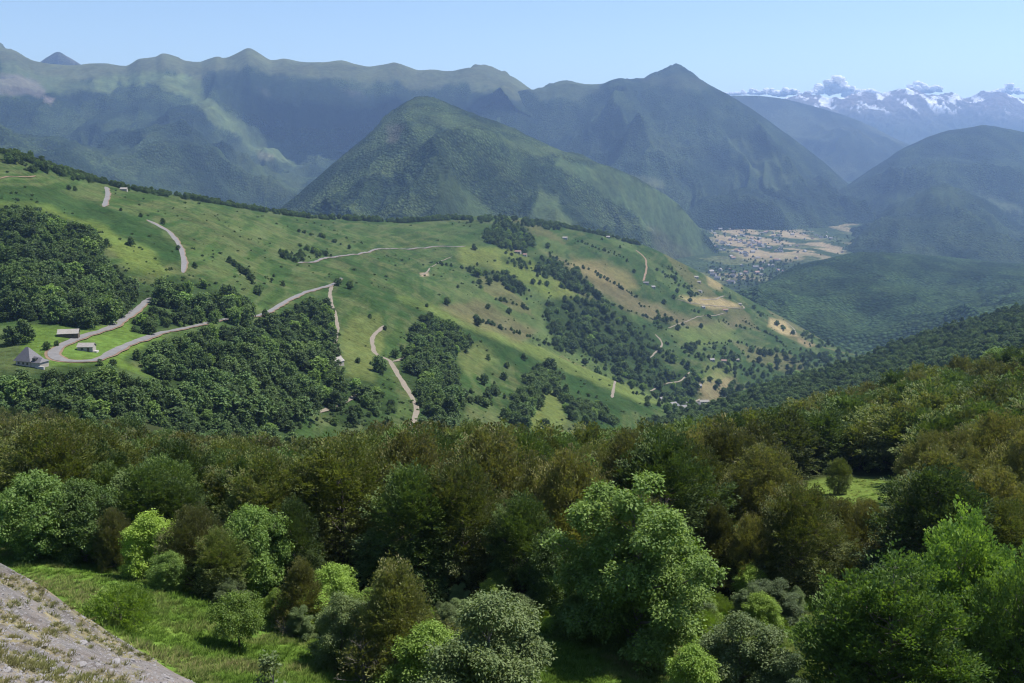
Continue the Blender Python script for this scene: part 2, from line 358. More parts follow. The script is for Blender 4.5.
def h_paint(P, px, py, U, V):
    x, y = P[..., 0], P[..., 1]
    cov = np.broadcast_to(np.array(GRASS), P.shape).copy()
    n = fbm(x / 180, y / 180, 51, 5); n2 = fbm(x / 45, y / 45, 52, 4); nn = fbm(px / 25, py / 12, 53, 3)
    cov = layer(cov, np.clip(n * 1.6 + n2 * .8 + .1, 0, .7), (.078, .112, .040))
    cov = layer(cov, np.clip(-n * 1.3 + n2 * 1.0, 0, .65), BRACKEN)
    cov = layer(cov, np.clip(fbm(x / 25, y / 25, 57, 3) * 2.4 - .3, 0, .5), (.105, .115, .052))
    cov = layer(cov, np.clip(fbm(x / 16, y / 16, 58, 3) * 2.6 - .2, 0, .6), (.036, .072, .022))
    zz = P[..., 2]
    ter = fbm(zz / 3.2 + n * 2, x / 110 + y / 150, 59, 3)
    cov = layer(cov, np.clip(ter * 2.0, 0, .45), (.092, .112, .046)); cov = layer(cov, np.clip(-ter * 2.0 - .2, 0, .5), (.030, .060, .018))
    def poly(c, pts, a=1.0, wd=6, jit=5):
        nonlocal cov
        cov = layer(cov, a * soft(sdpoly(px, py, pts) + nn * jit, wd), c)
    # darker bracken spurs
    poly(BRACKEN, [(0, 182), (60, 190), (105, 207), (150, 222), (178, 250), (182, 270), (150, 250), (100, 228), (0, 215)], .8)
    poly((.105, .145, .036), [(0, 205), (50, 205), (110, 230), (150, 250), (170, 275), (130, 270), (80, 225), (0, 212)], .8)
    poly(BRACKEN, [(400, 300), (450, 318), (520, 348), (600, 378), (670, 408), (600, 420), (560, 390), (480, 350), (420, 320)], .75)
    poly((.13, .17, .05), [(395, 292), (450, 310), (520, 338), (600, 372), (670, 404), (640, 404), (560, 368), (480, 334), (400, 302)], .7, 4, 3)
    poly(BRACKEN, [(340, 280), (400, 290), (430, 305), (400, 318), (350, 300)], .4)
    wxx = x + n * 70; wyy = y + n2 * 40
    h1 = hash2(np.floor((wxx + .25 * wyy) / 95), np.floor((wyy - .3 * wxx) / 150), 5)
    fz = np.clip((px - 430) / 60, 0, 1) * (V > 5) * .55
    cov = layer(cov, fz * (h1 > .78), (.135, .125, .058)); cov = layer(cov, fz * ((h1 > .55) & (h1 <= .78)), (.085, .125, .042)); cov = layer(cov, fz * (h1 < .18), (.036, .072, .024))
    # dry and mown fields
    poly((.105, .130, .042), [(345, 318), (380, 312), (385, 335), (375, 385), (345, 375), (343, 345)], .8)
    poly((.110, .140, .042), [(535, 388), (560, 384), (566, 425), (520, 430)], .9, 3, 1)
    poly((.11, .132, .045), [(455, 345), (480, 342), (500, 360), (470, 375), (455, 365)], .6)
    poly((.13, .165, .04), [(460, 245), (520, 250), (560, 280), (600, 310), (560, 300), (520, 285), (460, 262)], .7)
    poly((.150, .130, .070), [(540, 250), (600, 270), (640, 300), (700, 318), (745, 320), (720, 340), (650, 318), (590, 290)], .75)
    poly(DRY, [(570, 255), (625, 270), (640, 290), (600, 285), (570, 268)], .6)
    poly((.130, .108, .062), [(440, 305), (480, 300), (540, 330), (520, 345), (470, 325)], .55)
    poly(TAN, [(680, 296), (720, 298), (742, 306), (715, 309), (690, 303)], .7, 3, 1)
    poly(TAN, [(770, 318), (785, 322), (796, 336), (780, 334), (768, 326)], .8, 3, 2)
    poly((.30, .23, .13), [(798, 338), (815, 345), (808, 348), (798, 342)], .7, 3, 1)
    poly((.30, .24, .12), [(705, 272), (722, 282), (722, 292), (708, 286)], .7, 3, 2)
    poly((.11, .15, .045), [(660, 330), (720, 320), (745, 340), (700, 348)], .7)
    poly((.24, .20, .11), [(690, 388), (715, 372), (735, 380), (730, 395), (705, 404)], .7, 4, 2)
    poly((.13, .165, .055), [(700, 362), (730, 362), (735, 376), (705, 380)], .7)
    poly((.34, .27, .19), [(420, 273), (428, 272), (429, 276), (421, 277)], .8, 1.5, .5)
    # bright grass round the hairpin
    poly((.085, .140, .030), [(20, 326), (60, 322), (112, 326), (155, 300), (160, 305), (130, 330), (165, 335), (160, 345), (120, 360), (160, 380), (115, 366), (70, 366), (20, 366)], 1.0, 3, 1)
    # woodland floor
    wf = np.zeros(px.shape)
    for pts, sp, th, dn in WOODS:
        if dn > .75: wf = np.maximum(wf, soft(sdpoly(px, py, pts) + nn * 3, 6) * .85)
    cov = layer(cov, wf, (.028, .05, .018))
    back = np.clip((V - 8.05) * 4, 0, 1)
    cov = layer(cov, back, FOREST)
    return cov, back * 1.0
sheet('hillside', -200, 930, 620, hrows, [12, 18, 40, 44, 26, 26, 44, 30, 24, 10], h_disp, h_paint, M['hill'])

def ridge_disp(amp, wl, crest, seed, stretch=.35, crestw=.35, cw=.8):
    """gullies running down the slope, quieter at the crest"""
    def f(P, U, V):
        x, y, z = P[..., 0], P[..., 1], P[..., 2]
        wx = fbm(x / wl * .8, y / wl * .8, seed + 5, 3) * .55
        r = ridged(x / wl + wx, (y * stretch) / wl + wx, seed, 6, .42) - .42
        w = (1 - (1 - crestw) * np.exp(-((V - crest) / cw) ** 2)) * np.clip(V / 1.4, 0, 1)
        r2 = ridged(x / (wl * .27) + wx * 2, (y * .45) / (wl * .27) + wx, seed + 31, 4, .5) - .45
        r = r + .20 * r2 * np.clip(np.abs(V - crest) * 2, 0, 1)
        return w * amp * (r + .25 * fbm(x / wl * 1.3, y / wl * 1.3, seed + 3, 4)) + np.clip(V - crest + 1, 0, 1) * wl * .009 * fbm(x / (wl * .2), y / (wl * .2), seed + 9, 4)
    return f

# ---- near wooded slope on the right
rsrows = [
 [(520, 520, 560), (700, 470, 600), (860, 440, 620), (1024, 385, 620), (1180, 340, 620)],
 [(520, 470, 800), (700, 425, 950), (860, 392, 1000), (1024, 345, 1000), (1180, 310, 1000)],
 [(520, 462, 1050), (600, 437, 1150), (650, 422, 1250), (700, 408, 1330), (760, 388, 1400), (860, 358, 1500), (940, 328, 1520), (985, 315, 1520), (1024, 307, 1500), (1180, 275, 1450)],
 [(520, 500, 1250), (700, 440, 1650), (860, 395, 1800), (1024, 350, 1850), (1180, 320, 1850)],
 [(520, 520, 1400), (700, 455, 1900), (860, 420, 2200), (1024, 390, 2300), (1180, 380, 2300)],
]
def rs_paint(P, px, py, U, V):
    x, y = P[..., 0], P[..., 1]
    cov = np.broadcast_to(np.array((.040, .072, .026)), P.shape).copy()
    n = fbm(x / 110, y / 110, 61, 4)
    cov = layer(cov, np.clip(n * 2.4, 0, .8), (.055, .085, .03))
    g = soft(sdpoly(px, py, [(740, 402), (800, 372), (880, 350), (940, 330), (900, 360), (820, 385)]) + n * 8, 8) * .5
    cov = layer(cov, g, (.075, .12, .035))
    return cov, 1 - g
sheet('wooded_hill', 520, 1180, 220, rsrows, [16, 26, 10, 6], lambda P, U, V: fbm(P[..., 0] / 150, P[..., 1] / 150, 62, 4) * 9 * (1 - .6 * np.exp(-((V - 2) / .4) ** 2)), rs_paint, M['hill'])

# ---- forested hill across the valley
fhrows = [
 [(700, 350, 2700), (860, 378, 2650), (1024, 350, 2300), (1180, 330, 2200)],
 [(700, 325, 3100), (780, 318, 3050), (860, 335, 2950), (1024, 318, 2700), (1180, 310, 2600)],
 [(700, 305, 3600), (760, 292, 3500), (860, 290, 3500), (1024, 290, 3400), (1180, 290, 3400)],
 [(700, 300, 3800), (740, 292, 3900), (760, 285, 3950), (800, 266, 4050), (840, 257, 4150), (880, 254, 4200), (940, 258, 4300), (980, 262, 4300), (1024, 264, 4300), (1180, 270, 4300)],
 [(700, 305, 4500), (860, 270, 5000), (1180, 280, 5000)],
]
def wood_paint(base, alt, sc, seed):
    def f(P, px, py, U, V):
        cov = np.broadcast_to(np.array(base), P.shape).copy()
        n = fbm(P[..., 0] / sc, P[..., 1] / sc, seed, 5)
        nb = fbm(P[..., 0] / sc * 2.6, P[..., 1] / sc * 1.6, seed + 4, 4)
        cov = layer(cov, np.clip(n * 2.5, 0, .8), alt); return layer(cov, np.clip(nb * 2.6, 0, .5), np.array(alt) * 1.25) * (1 - .35 * np.clip(-nb * 2.6, 0, 1))[..., None], np.ones(px.shape)
    return f
sheet('forested_hill', 700, 1180, 260, fhrows, [14, 30, 36, 8], ridge_disp(130, 480, 3, 71, .4, .15), wood_paint((.034, .062, .024), (.050, .085, .030), 260, 72), M['far'])

# ---- valley floor
vrows = [[(450, ypix(-660, 2300), 2300)], [(450, ypix(-640, 2800), 2800)], [(450, 262, 5000)], [(450, 230, 6500)], [(450, 205, 8200)], [(450, 183, 11000)], [(450, 170, 15000)]]
def v_paint(P, px, py, U, V):
    x, y = P[..., 0], P[..., 1]
    n = fbm(x / 500, y / 500, 81, 4)
    cov = np.broadcast_to(np.array((.055, .085, .035)), P.shape).copy()
    # patchwork of fields: cell colours
    cx = np.floor((x + .35 * y + n * 260) / 130); cy = np.floor((y * .8 - .2 * x + n * 300) / 230)
    h = hash2(cx, cy, 5); h2 = hash2(cx, cy, 8)
    tanm = soft(sdpoly(px, py, [(700, 212), (735, 218), (800, 232), (850, 246), (830, 262), (780, 262), (745, 262), (725, 250), (705, 230)]) + n * 8, 8)
    cov = layer(cov, tanm * (h > .52) * .85, (.34, .27, .165))
    cov = layer(cov, tanm * ((h <= .52) & (h2 > .45)), (.12, .14, .06))
    cov = layer(cov, (1 - tanm) * (h > .72) * .7, (.16, .18, .08))
    cov = layer(cov, (1 - tanm) * (h2 > .9) * .7, (.34, .28, .17))
    far = soft(sdpoly(px, py, [(795, 180), (830, 180), (845, 196), (810, 200)]), 5)
    cov = layer(cov, far * .7, (.33, .29, .2))
    w = np.where((h > .52) & (tanm > .5), 0, .8) * (1 - far)
    return cov, w
sheet('valley_floor', 450, 1150, 300, vrows, [8, 60, 50, 40, 30, 10], lambda P, U, V: fbm(P[..., 0] / 700, P[..., 1] / 700, 83, 4) * 22, v_paint, M['valley'])

# ---- pointed mountain in the middle
mmrows = [
 [(180, 300, 2900), (400, 290, 3000), (620, 300, 3700), (800, 275, 5200)],
 [(180, 262, 3500), (300, 240, 3600), (400, 240, 3550), (520, 240, 3700), (620, 268, 4200), (700, 285, 4900), (800, 272, 5400)],
 [(180, 255, 3700), (250, 235, 3900), (300, 205, 4000), (360, 180, 4050), (420, 165, 4100), (500, 178, 4250), (560, 196, 4400), (620, 222, 4700), (680, 250, 5100), (740, 274, 5400), (800, 272, 5500)],
 [(180, 252, 3900), (250, 228, 4150), (290, 200, 4300), (330, 167, 4500), (360, 144, 4600), (390, 123, 4650), (410, 113, 4650), (440, 118, 4650), (480, 130, 4700), (540, 148, 4800), (600, 164, 4950), (640, 180, 5100), (680, 207, 5300), (705, 235, 5400), (735, 266, 5500), (800, 271, 5600)],
 [(180, 252, 4000), (250, 226, 4250), (290, 198, 4450), (330, 165, 4700), (360, 141, 4900), (390, 118, 5000), (410, 104, 5050), (425, 100, 5100), (438, 101, 5100), (455, 108, 5100), (490, 122, 5150), (530, 137, 5200), (560, 151, 5250), (600, 164, 5300), (640, 181, 5350), (680, 209, 5450), (705, 238, 5500), (735, 268, 5550), (800, 272, 5700)],
 [(180, 260, 4500), (300, 225, 5200), (430, 150, 5800), (600, 200, 6000), (800, 274, 6000)],
 [(180, 262, 5200), (430, 240, 6600), (600, 255, 6600), (800, 272, 6400)],
]
def mm_paint(P, px, py, U, V):
    x, y = P[..., 0], P[..., 1]
    n = fbm(x / 260, y / 260, 91, 5); nn = fbm(px / 14, py / 14, 92, 4)
    cov = np.broadcast_to(np.array((.036, .058, .030)), P.shape).copy(); w = np.ones(px.shape)
    cov = layer(cov, np.clip(n * 2.2, 0, .7), (.070, .100, .042)); nb = fbm(x / 95, y / 160, 98, 4); cov = layer(cov, np.clip(nb * 2.6, 0, .6), (.075, .110, .040)); cov = layer(cov, np.clip(-nb * 2.6, 0, .55), (.024, .042, .020))
    def poly(c, pts, a=1.0, wd=5, jit=6):
        nonlocal cov, w
        m = a * soft(sdpoly(px, py, pts) + nn * jit, wd); cov = layer(cov, m, c); w = w * (1 - m)
    poly((.085, .125, .05), [(560, 160), (605, 166), (648, 183), (690, 215), (715, 258), (690, 262), (655, 232), (620, 205), (585, 182), (555, 165)], .95)
    poly((.10, .14, .055), [(540, 185), (556, 200), (575, 228), (545, 226), (532, 215)], .7)
    poly((.09, .125, .05), [(408, 108), (440, 112), (470, 128), (560, 150), (540, 156), (480, 136), (430, 120)], .55, 5, 4)
    poly((.06, .09, .035), [(430, 150), (470, 190), (500, 225), (440, 215)], .6)
    poly((.20, .16, .14), [(385, 125), (400, 122), (402, 140), (388, 142)], .35)
    poly((.10, .10, .06), [(650, 225), (690, 250), (700, 268), (660, 258)], .5)
    return cov, w
sheet('pointed_mountain', 180, 800, 460, mmrows, [12, 40, 46, 16, 14, 6], ridge_disp(300, 620, 3.5, 93, .45, .04, 1.15), mm_paint, M['far'])

# ---- long mountain range on the left
sky = [(-150, 66), (-60, 56), (-20, 50), (0, 47), (15, 50), (30, 58), (48, 62), (60, 63), (75, 64), (100, 62), (125, 64), (140, 57), (155, 56), (163, 53), (175, 56), (185, 60), (200, 61), (210, 58), (217, 56), (224, 58), (238, 53), (249, 49), (260, 54), (272, 60), (285, 59), (300, 61), (320, 61), (340, 60), (355, 63), (370, 65), (385, 63), (393, 62), (405, 66), (420, 70), (432, 69), (450, 71), (470, 68), (485, 70), (500, 75), (515, 82), (530, 89), (560, 100), (640, 120)]
def off(dy, dD, D0=8800, D1=9600):
    return [(a, b + dy, D0 + (D1 - D0) * (a + 150) / 790 + dD) for a, b in sky]
def lrow(y0, y1, D0, D1): return [(-150, y0, D0), (640, y1, D1)]
lrrows = [
 [(-150, 260, 3600), (200, 270, 4600), (300, 262, 5600), (640, 250, 7000)],
 [(-150, 225, 4300), (100, 215, 5000), (200, 205, 5600), (300, 196, 6400), (400, 180, 7400), (640, 210, 7800)],
 [(-150, 180, 5200), (60, 170, 5600), (120, 160, 5900), (180, 150, 6200), (230, 150, 6900), (290, 160, 7500), (340, 150, 7900), (400, 140, 8100), (640, 170, 8600)],
 [(-150, 130, 6300), (60, 125, 6700), (130, 112, 6900), (180, 105, 7100), (215, 108, 7400), (250, 118, 8100), (290, 122, 8300), (340, 115, 8400), (420, 110, 8700), (640, 150, 9000)],
 [(a, b + 26, 7600 + 1200 * (a + 150) / 790) for a, b in sky],
 off(0, 0), off(14, 700), lrow(170, 170, 11000, 12000)]
def lr_paint(P, px, py, U, V):
    x, y = P[..., 0], P[..., 1]
    n = fbm(x / 420, y / 420, 101, 5); nn = fbm(px / 14, py / 12, 102, 5, .6)
    cov = np.broadcast_to(np.array((.034, .054, .028)), P.shape).copy(); w = np.ones(px.shape)
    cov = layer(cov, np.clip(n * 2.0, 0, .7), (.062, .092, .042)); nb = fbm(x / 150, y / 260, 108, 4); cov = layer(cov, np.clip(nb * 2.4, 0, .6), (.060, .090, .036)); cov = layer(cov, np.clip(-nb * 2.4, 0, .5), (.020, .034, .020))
    def poly(c, pts, a=1.0, wd=3, jit=9):
        nonlocal cov, w
        m = a * soft(sdpoly(px, py, pts) + nn * jit, wd); cov = layer(cov, m, c); w = w * (1 - m)
    cy = np.interp(px, [a for a, b in sky], [b for a, b in sky])
    d = py - cy
    top = np.clip((22 + nn * 12 - d) / 7, 0, 1)
    cov = layer(cov, top, ALPINE); w = w * (1 - top)
    G = (.125, .165, .065)
    poly((.10, .13, .055), [(0, 60), (50, 78), (110, 82), (100, 92), (60, 95), (0, 80)], .7)
    poly(G, [(92, 78), (130, 72), (180, 74), (190, 92), (170, 92), (150, 84), (120, 84), (112, 98), (98, 92)], .9)
    poly(G, [(185, 74), (200, 84), (214, 100), (235, 118), (262, 130), (285, 152), (296, 165), (270, 158), (240, 140), (212, 126), (204, 112), (190, 100), (176, 86)], .85)
    poly((.08, .11, .05), [(240, 125), (300, 145), (310, 180), (290, 200), (250, 185), (230, 160)], .45, 8, 10)
    poly((.07, .10, .045), [(60, 140), (130, 150), (200, 180), (180, 195), (90, 170)], .3, 8, 10)
    poly((.17, .15, .14), [(0, 72), (30, 78), (46, 90), (40, 98), (12, 96), (0, 92)], .6, 4, 5)
    poly((.34, .28, .25), [(44, 96), (56, 98), (52, 104), (44, 102)], .6, 3, 2)
    poly((.30, .26, .24), [(256, 86), (266, 88), (272, 96), (266, 97)], .45, 3, 2)
    poly((.15, .13, .12), [(335, 88), (360, 92), (372, 100), (355, 99)], .45, 4, 4)
    poly((.20, .19, .12), [(260, 152), (275, 155), (272, 160), (258, 158)], .6, 3, 3)
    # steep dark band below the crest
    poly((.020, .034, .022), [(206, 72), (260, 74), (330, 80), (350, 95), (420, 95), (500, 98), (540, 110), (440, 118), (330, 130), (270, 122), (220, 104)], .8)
    return cov, w
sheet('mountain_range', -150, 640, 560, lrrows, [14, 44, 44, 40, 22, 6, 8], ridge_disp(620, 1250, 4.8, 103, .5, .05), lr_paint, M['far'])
# peaked summit behind the range
sheet('distant_peak', 20, 110, 60, [[(20, 110, 11500), (110, 110, 11500)], [(20, 78, 12000), (40, 62, 12000), (50, 55, 12000), (58, 51, 12000), (66, 55, 12000), (78, 62, 12000), (110, 80, 12000)], [(20, 90, 12500), (110, 90, 12500)]],
      [12, 6], lambda P, U, V: fbm(P[..., 0] / 300, P[..., 1] / 300, 5, 4) * 18, wood_paint((.10, .11, .07), (.13, .12, .09), 400, 4), M['far'])

# ---- broad mountain in the centre
csky = [(430, 110), (500, 96), (530, 91), (545, 91), (556, 87), (570, 85), (590, 86), (602, 85), (612, 81), (622, 79), (632, 82), (642, 83), (652, 79), (662, 78), (672, 74), (680, 73), (690, 75), (700, 80), (712, 87), (728, 95), (742, 103), (760, 114), (780, 128), (800, 143), (815, 155), (830, 168), (850, 188), (900, 220)]
cmrows = [
 [(430, 262, 6200), (620, 240, 6400), (700, 240, 6400), (900, 245, 6600)],
 [(430, 200, 6800), (560, 190, 6900), (640, 185, 7000), (680, 206, 6900), (730, 205, 6650), (765, 203, 6550), (800, 213, 6700), (850, 226, 6900), (900, 238, 7000)],
 [(430, 175, 7300), (560, 160, 7500), (640, 150, 7600), (700, 168, 7500), (740, 184, 7200), (765, 186, 7100), (800, 198, 7300), (850, 215, 7400), (900, 235, 7500)],
 [(430, 140, 8000), (560, 125, 8400), (640, 118, 8300), (680, 120, 8100), (740, 140, 8000), (800, 172, 8000), (850, 205, 8200), (900, 232, 8200)],
 [(a, b, 9300 - 400 * abs(a - 660) / 240) for a, b in csky],
 [(a, b + 10, 10000) for a, b in csky], [(430, 200, 11500), (900, 225, 11500)]]
def cm_paint(P, px, py, U, V):
    n = fbm(P[..., 0] / 420, P[..., 1] / 420, 111, 5); nn = fbm(px / 18, py / 12, 112, 4)
    cov = np.broadcast_to(np.array((.034, .054, .028)), P.shape).copy(); w = np.ones(px.shape)
    cov = layer(cov, np.clip(n * 2.2, 0, .7), (.060, .088, .040)); nb = fbm(P[..., 0] / 150, P[..., 1] / 260, 118, 4); cov = layer(cov, np.clip(nb * 2.4, 0, .6), (.058, .085, .036)); cov = layer(cov, np.clip(-nb * 2.4, 0, .5), (.020, .034, .020))
    def poly(c, pts, a=1.0, wd=4, jit=9):
        nonlocal cov, w
        m = a * soft(sdpoly(px, py, pts) + nn * jit, wd); cov = layer(cov, m, c); w = w * (1 - m)
    poly((.09, .11, .055), [(530, 80), (600, 84), (600, 92), (570, 100), (540, 100)], .7)
    poly((.075, .085, .05), [(640, 76), (680, 70), (710, 82), (700, 90), (660, 90)], .5)
    poly((.085, .115, .05), [(715, 138), (750, 140), (785, 160), (770, 175), (735, 160)], .55)
    poly((.075, .10, .045), [(760, 165), (790, 178), (780, 190), (755, 180)], .5)
    poly((.07, .09, .045), [(600, 128), (650, 130), (690, 150), (640, 150)], .4)
    poly((.14, .16, .08), [(620, 172), (665, 180), (664, 190), (625, 184)], .6, 4, 3)
    return cov, w
sheet('broad_mountain', 430, 900, 380, cmrows, [14, 34, 34, 40, 6, 8], ridge_disp(520, 1150, 4, 113, .5, .05), cm_paint, M['far'])

# ---- ridge behind the centre, mountain on the right, snowy range
brsky = [(640, 110), (700, 100), (730, 95), (760, 96), (785, 99), (800, 103), (830, 112), (860, 122), (880, 132), (920, 150), (980, 175), (1060, 200)]
sheet('green_ridge', 640, 1060, 200, [[(640, 230, 10500), (1060, 235, 10500)], [(640, 190, 11500), (800, 175, 11500), (870, 178, 11300), (1060, 215, 11500)], [(640, 130, 12800), (800, 128, 12800), (860, 145, 12400), (1060, 205, 12400)],
      [(a, b, 13800) for a, b in brsky], [(640, 150, 15000), (1060, 205, 15000)]], [16, 30, 24, 6],
      ridge_disp(420, 1300, 3, 121, .6, .08), wood_paint((.045, .062, .034), (.085, .10, .055), 700, 122), M['far'])
rmsky = [(770, 250), (800, 224), (830, 199), (850, 184), (870, 170), (885, 160), (900, 150), (915, 143), (930, 137), (950, 131), (970, 128), (985, 126), (1000, 128), (1024, 132), (1060, 138), (1180, 150)]
rmrows = [
 [(770, 290, 4300), (900, 300, 4300), (1024, 305, 4000), (1180, 305, 4000)],
 [(770, 262, 5500), (830, 243, 5600), (880, 250, 5000), (950, 258, 4700), (1024, 266, 4500), (1180, 268, 4500)],
 [(770, 256, 6500), (820, 226, 6700), (860, 210, 6600), (900, 196, 6500), (940, 188, 6500), (970, 190, 6500), (1000, 204, 6400), (1024, 222, 6200), (1180, 235, 6000)],
 [(770, 254, 6900), (830, 212, 7300), (870, 196, 7400), (920, 183, 7500), (980, 178, 7500), (1024, 195, 7300), (1180, 205, 7300)],
 [(a, b, 8900) for a, b in rmsky], [(770, 260, 10000), (900, 180, 10000), (1180, 170, 10000)], [(770, 255, 11500), (1180, 200, 11500)]]
def rm_paint(P, px, py, U, V):
    n = fbm(P[..., 0] / 420, P[..., 1] / 420, 131, 5); nn = fbm(px / 18, py / 12, 132, 4)
    cov = np.broadcast_to(np.array((.032, .052, .027)), P.shape).copy(); w = np.ones(px.shape)
    cov = layer(cov, np.clip(n * 2.2, 0, .7), (.055, .082, .036)); nb = fbm(P[..., 0] / 130, P[..., 1] / 230, 138, 4); cov = layer(cov, np.clip(nb * 2.4, 0, .6), (.055, .082, .034)); cov = layer(cov, np.clip(-nb * 2.4, 0, .5), (.019, .033, .019))
    def poly(c, pts, a=1.0, wd=5, jit=4):
        nonlocal cov, w
        m = a * soft(sdpoly(px, py, pts) + nn * jit, wd); cov = layer(cov, m, c); w = w * (1 - m)
    poly((.10, .13, .065), [(974, 192), (1000, 200), (1024, 206), (1024, 214), (1000, 208)], .9, 3, 2)
    poly((.10, .13, .06), [(878, 176), (905, 172), (905, 178), (880, 182)], .7, 3, 2)
    poly((.06, .085, .036), [(880, 195), (950, 188), (980, 200), (900, 215)], .5)
    return cov, w
sheet('rounded_mountain', 770, 1180, 320, rmrows, [12, 34, 14, 34, 6, 6], ridge_disp(400, 1000, 4, 133, .5, .05), rm_paint, M['far'])
srsky = [(640, 120), (700, 106), (730, 99), (780, 99), (800, 97), (820, 97), (840, 95), (860, 91), (880, 94), (905, 91), (930, 95), (950, 93), (965, 99), (985, 93), (1000, 92), (1024, 100), (1100, 96), (1200, 104)]
def sr_disp(P, U, V):
    x, y = P[..., 0], P[..., 1]
    w = np.clip(V / 1.2, .3, 1)
    return w * 390 * (ridged(x / 1500, y / 2000, 141, 8, .68) - .5) * np.where(V > 2.6, .8, 1)
def sr_paint(P, px, py, U, V):
    x, y, z = P[..., 0], P[..., 1], P[..., 2]
    cov = np.broadcast_to(np.array((.07, .085, .05)), P.shape).copy()
    alt = (z - 350 + 230 * fbm(x / 1200, y / 1200, 143, 4)) / 480
    cov = layer(cov, np.clip(alt, 0, 1), (.20, .175, .165))
    s = fbm(x / 230, y / 480, 144, 6, .66)
    snow = np.clip((s - .10) * 12, 0, 1) * np.clip((z - 560) / 140, 0, 1)
    cov = layer(cov, snow, (.86, .88, .90))
    return cov, np.clip(.5 - alt, 0, .6)
sheet('snowy_range', 640, 1200, 460, [[(640, 180, 14800), (1200, 180, 14800)], [(640, 160, 15300), (1200, 160, 15300)], [(640, 126, 16600), (1200, 126, 16600)],
      [(a, b + 1, 18200) for a, b in srsky], [(640, 140, 19500), (1200, 140, 19500)]], [20, 30, 70, 14], sr_disp, sr_paint, M['far'])
# base land under everything, out to the far side of the haze
_b = fast_mesh('land', np.array([(-34000, -4900, -760), (34000, -4900, -760), (34000, 20400, -700), (-34000, 20400, -700)]), np.array([[0, 1, 2, 3]]), plain('far_land', (.05, .07, .035), scale=.001, obj=False))
tag(link('land', _b), kind='structure')

def hit(px, py, name='hillside'):
    d = ray_pt(px, py, 1.0); d = Vector(d).normalized()
    r = SHEETS[name].ray_cast(Vector((0, 0, 0)), d)
    return r[0]
def ground_z(x, y, name):
    r = SHEETS[name].ray_cast(Vector((x, y, 3000)), Vector((0, 0, -1)))
    return r[0].z if r[0] else None

# ------------------------------------------------------------------ roads and tracks
def ribbon(name, pts, width, mat, lift=.35, verge=0):
    P3 = [hit(*p) for p in pts]; P3 = [p for p in P3 if p]
    A = np.array([(p.x, p.y) for p in P3]); t = np.arange(len(A))
    L = np.r_[0, np.cumsum(np.hypot(*np.diff(A, axis=0).T))]
    # Catmull-Rom through the points
    n = max(8, int(L[-1] / 3)); s = np.linspace(0, L[-1], n)
    def cr(v):
        m = np.gradient(v, L); i = np.clip(np.searchsorted(L, s, side='right') - 1, 0, len(L) - 2); h = L[i + 1] - L[i]; q = (s - L[i]) / h
        return (1 + 2 * q) * (1 - q) ** 2 * v[i] + q * (1 - q) ** 2 * h * m[i] + q * q * (3 - 2 * q) * v[i + 1] + q * q * (q - 1) * h * m[i + 1]
    x, y = cr(A[:, 0]), cr(A[:, 1])
    dx, dy = np.gradient(x), np.gradient(y); l = np.hypot(dx, dy) + 1e-9; nx, ny = -dy / l, dx / l
    K = 5; V = []; wv = width * (1 + .14 * np.sin(s * .11) + .10 * np.sin(s * .31)) * np.clip(.25 + np.minimum(s, L[-1] - s) / 14, 0, 1)
    for i in range(n):
        row = []
        for k in range(K):
            o = (k / (K - 1) - .5) * wv[i]; xx, yy = x[i] + nx[i] * o, y[i] + ny[i] * o
            z = ground_z(xx, yy, 'hillside'); row.append([xx, yy, z if z is not None else -100])
        row = np.array(row); row[:, 2] = row[:, 2] * .5 + row[:, 2].mean() * .5 + lift
        V.append(row)
    V = np.array(V).reshape(-1, 3); idx = np.arange(n * K).reshape(n, K)
    Fq = np.stack([idx[:-1, :-1], idx[1:, :-1], idx[1:, 1:], idx[:-1, 1:]], -1).reshape(-1, 4)
    tag(link(name, fast_mesh(name, V, Fq, mat, True)), kind='structure')
    return A
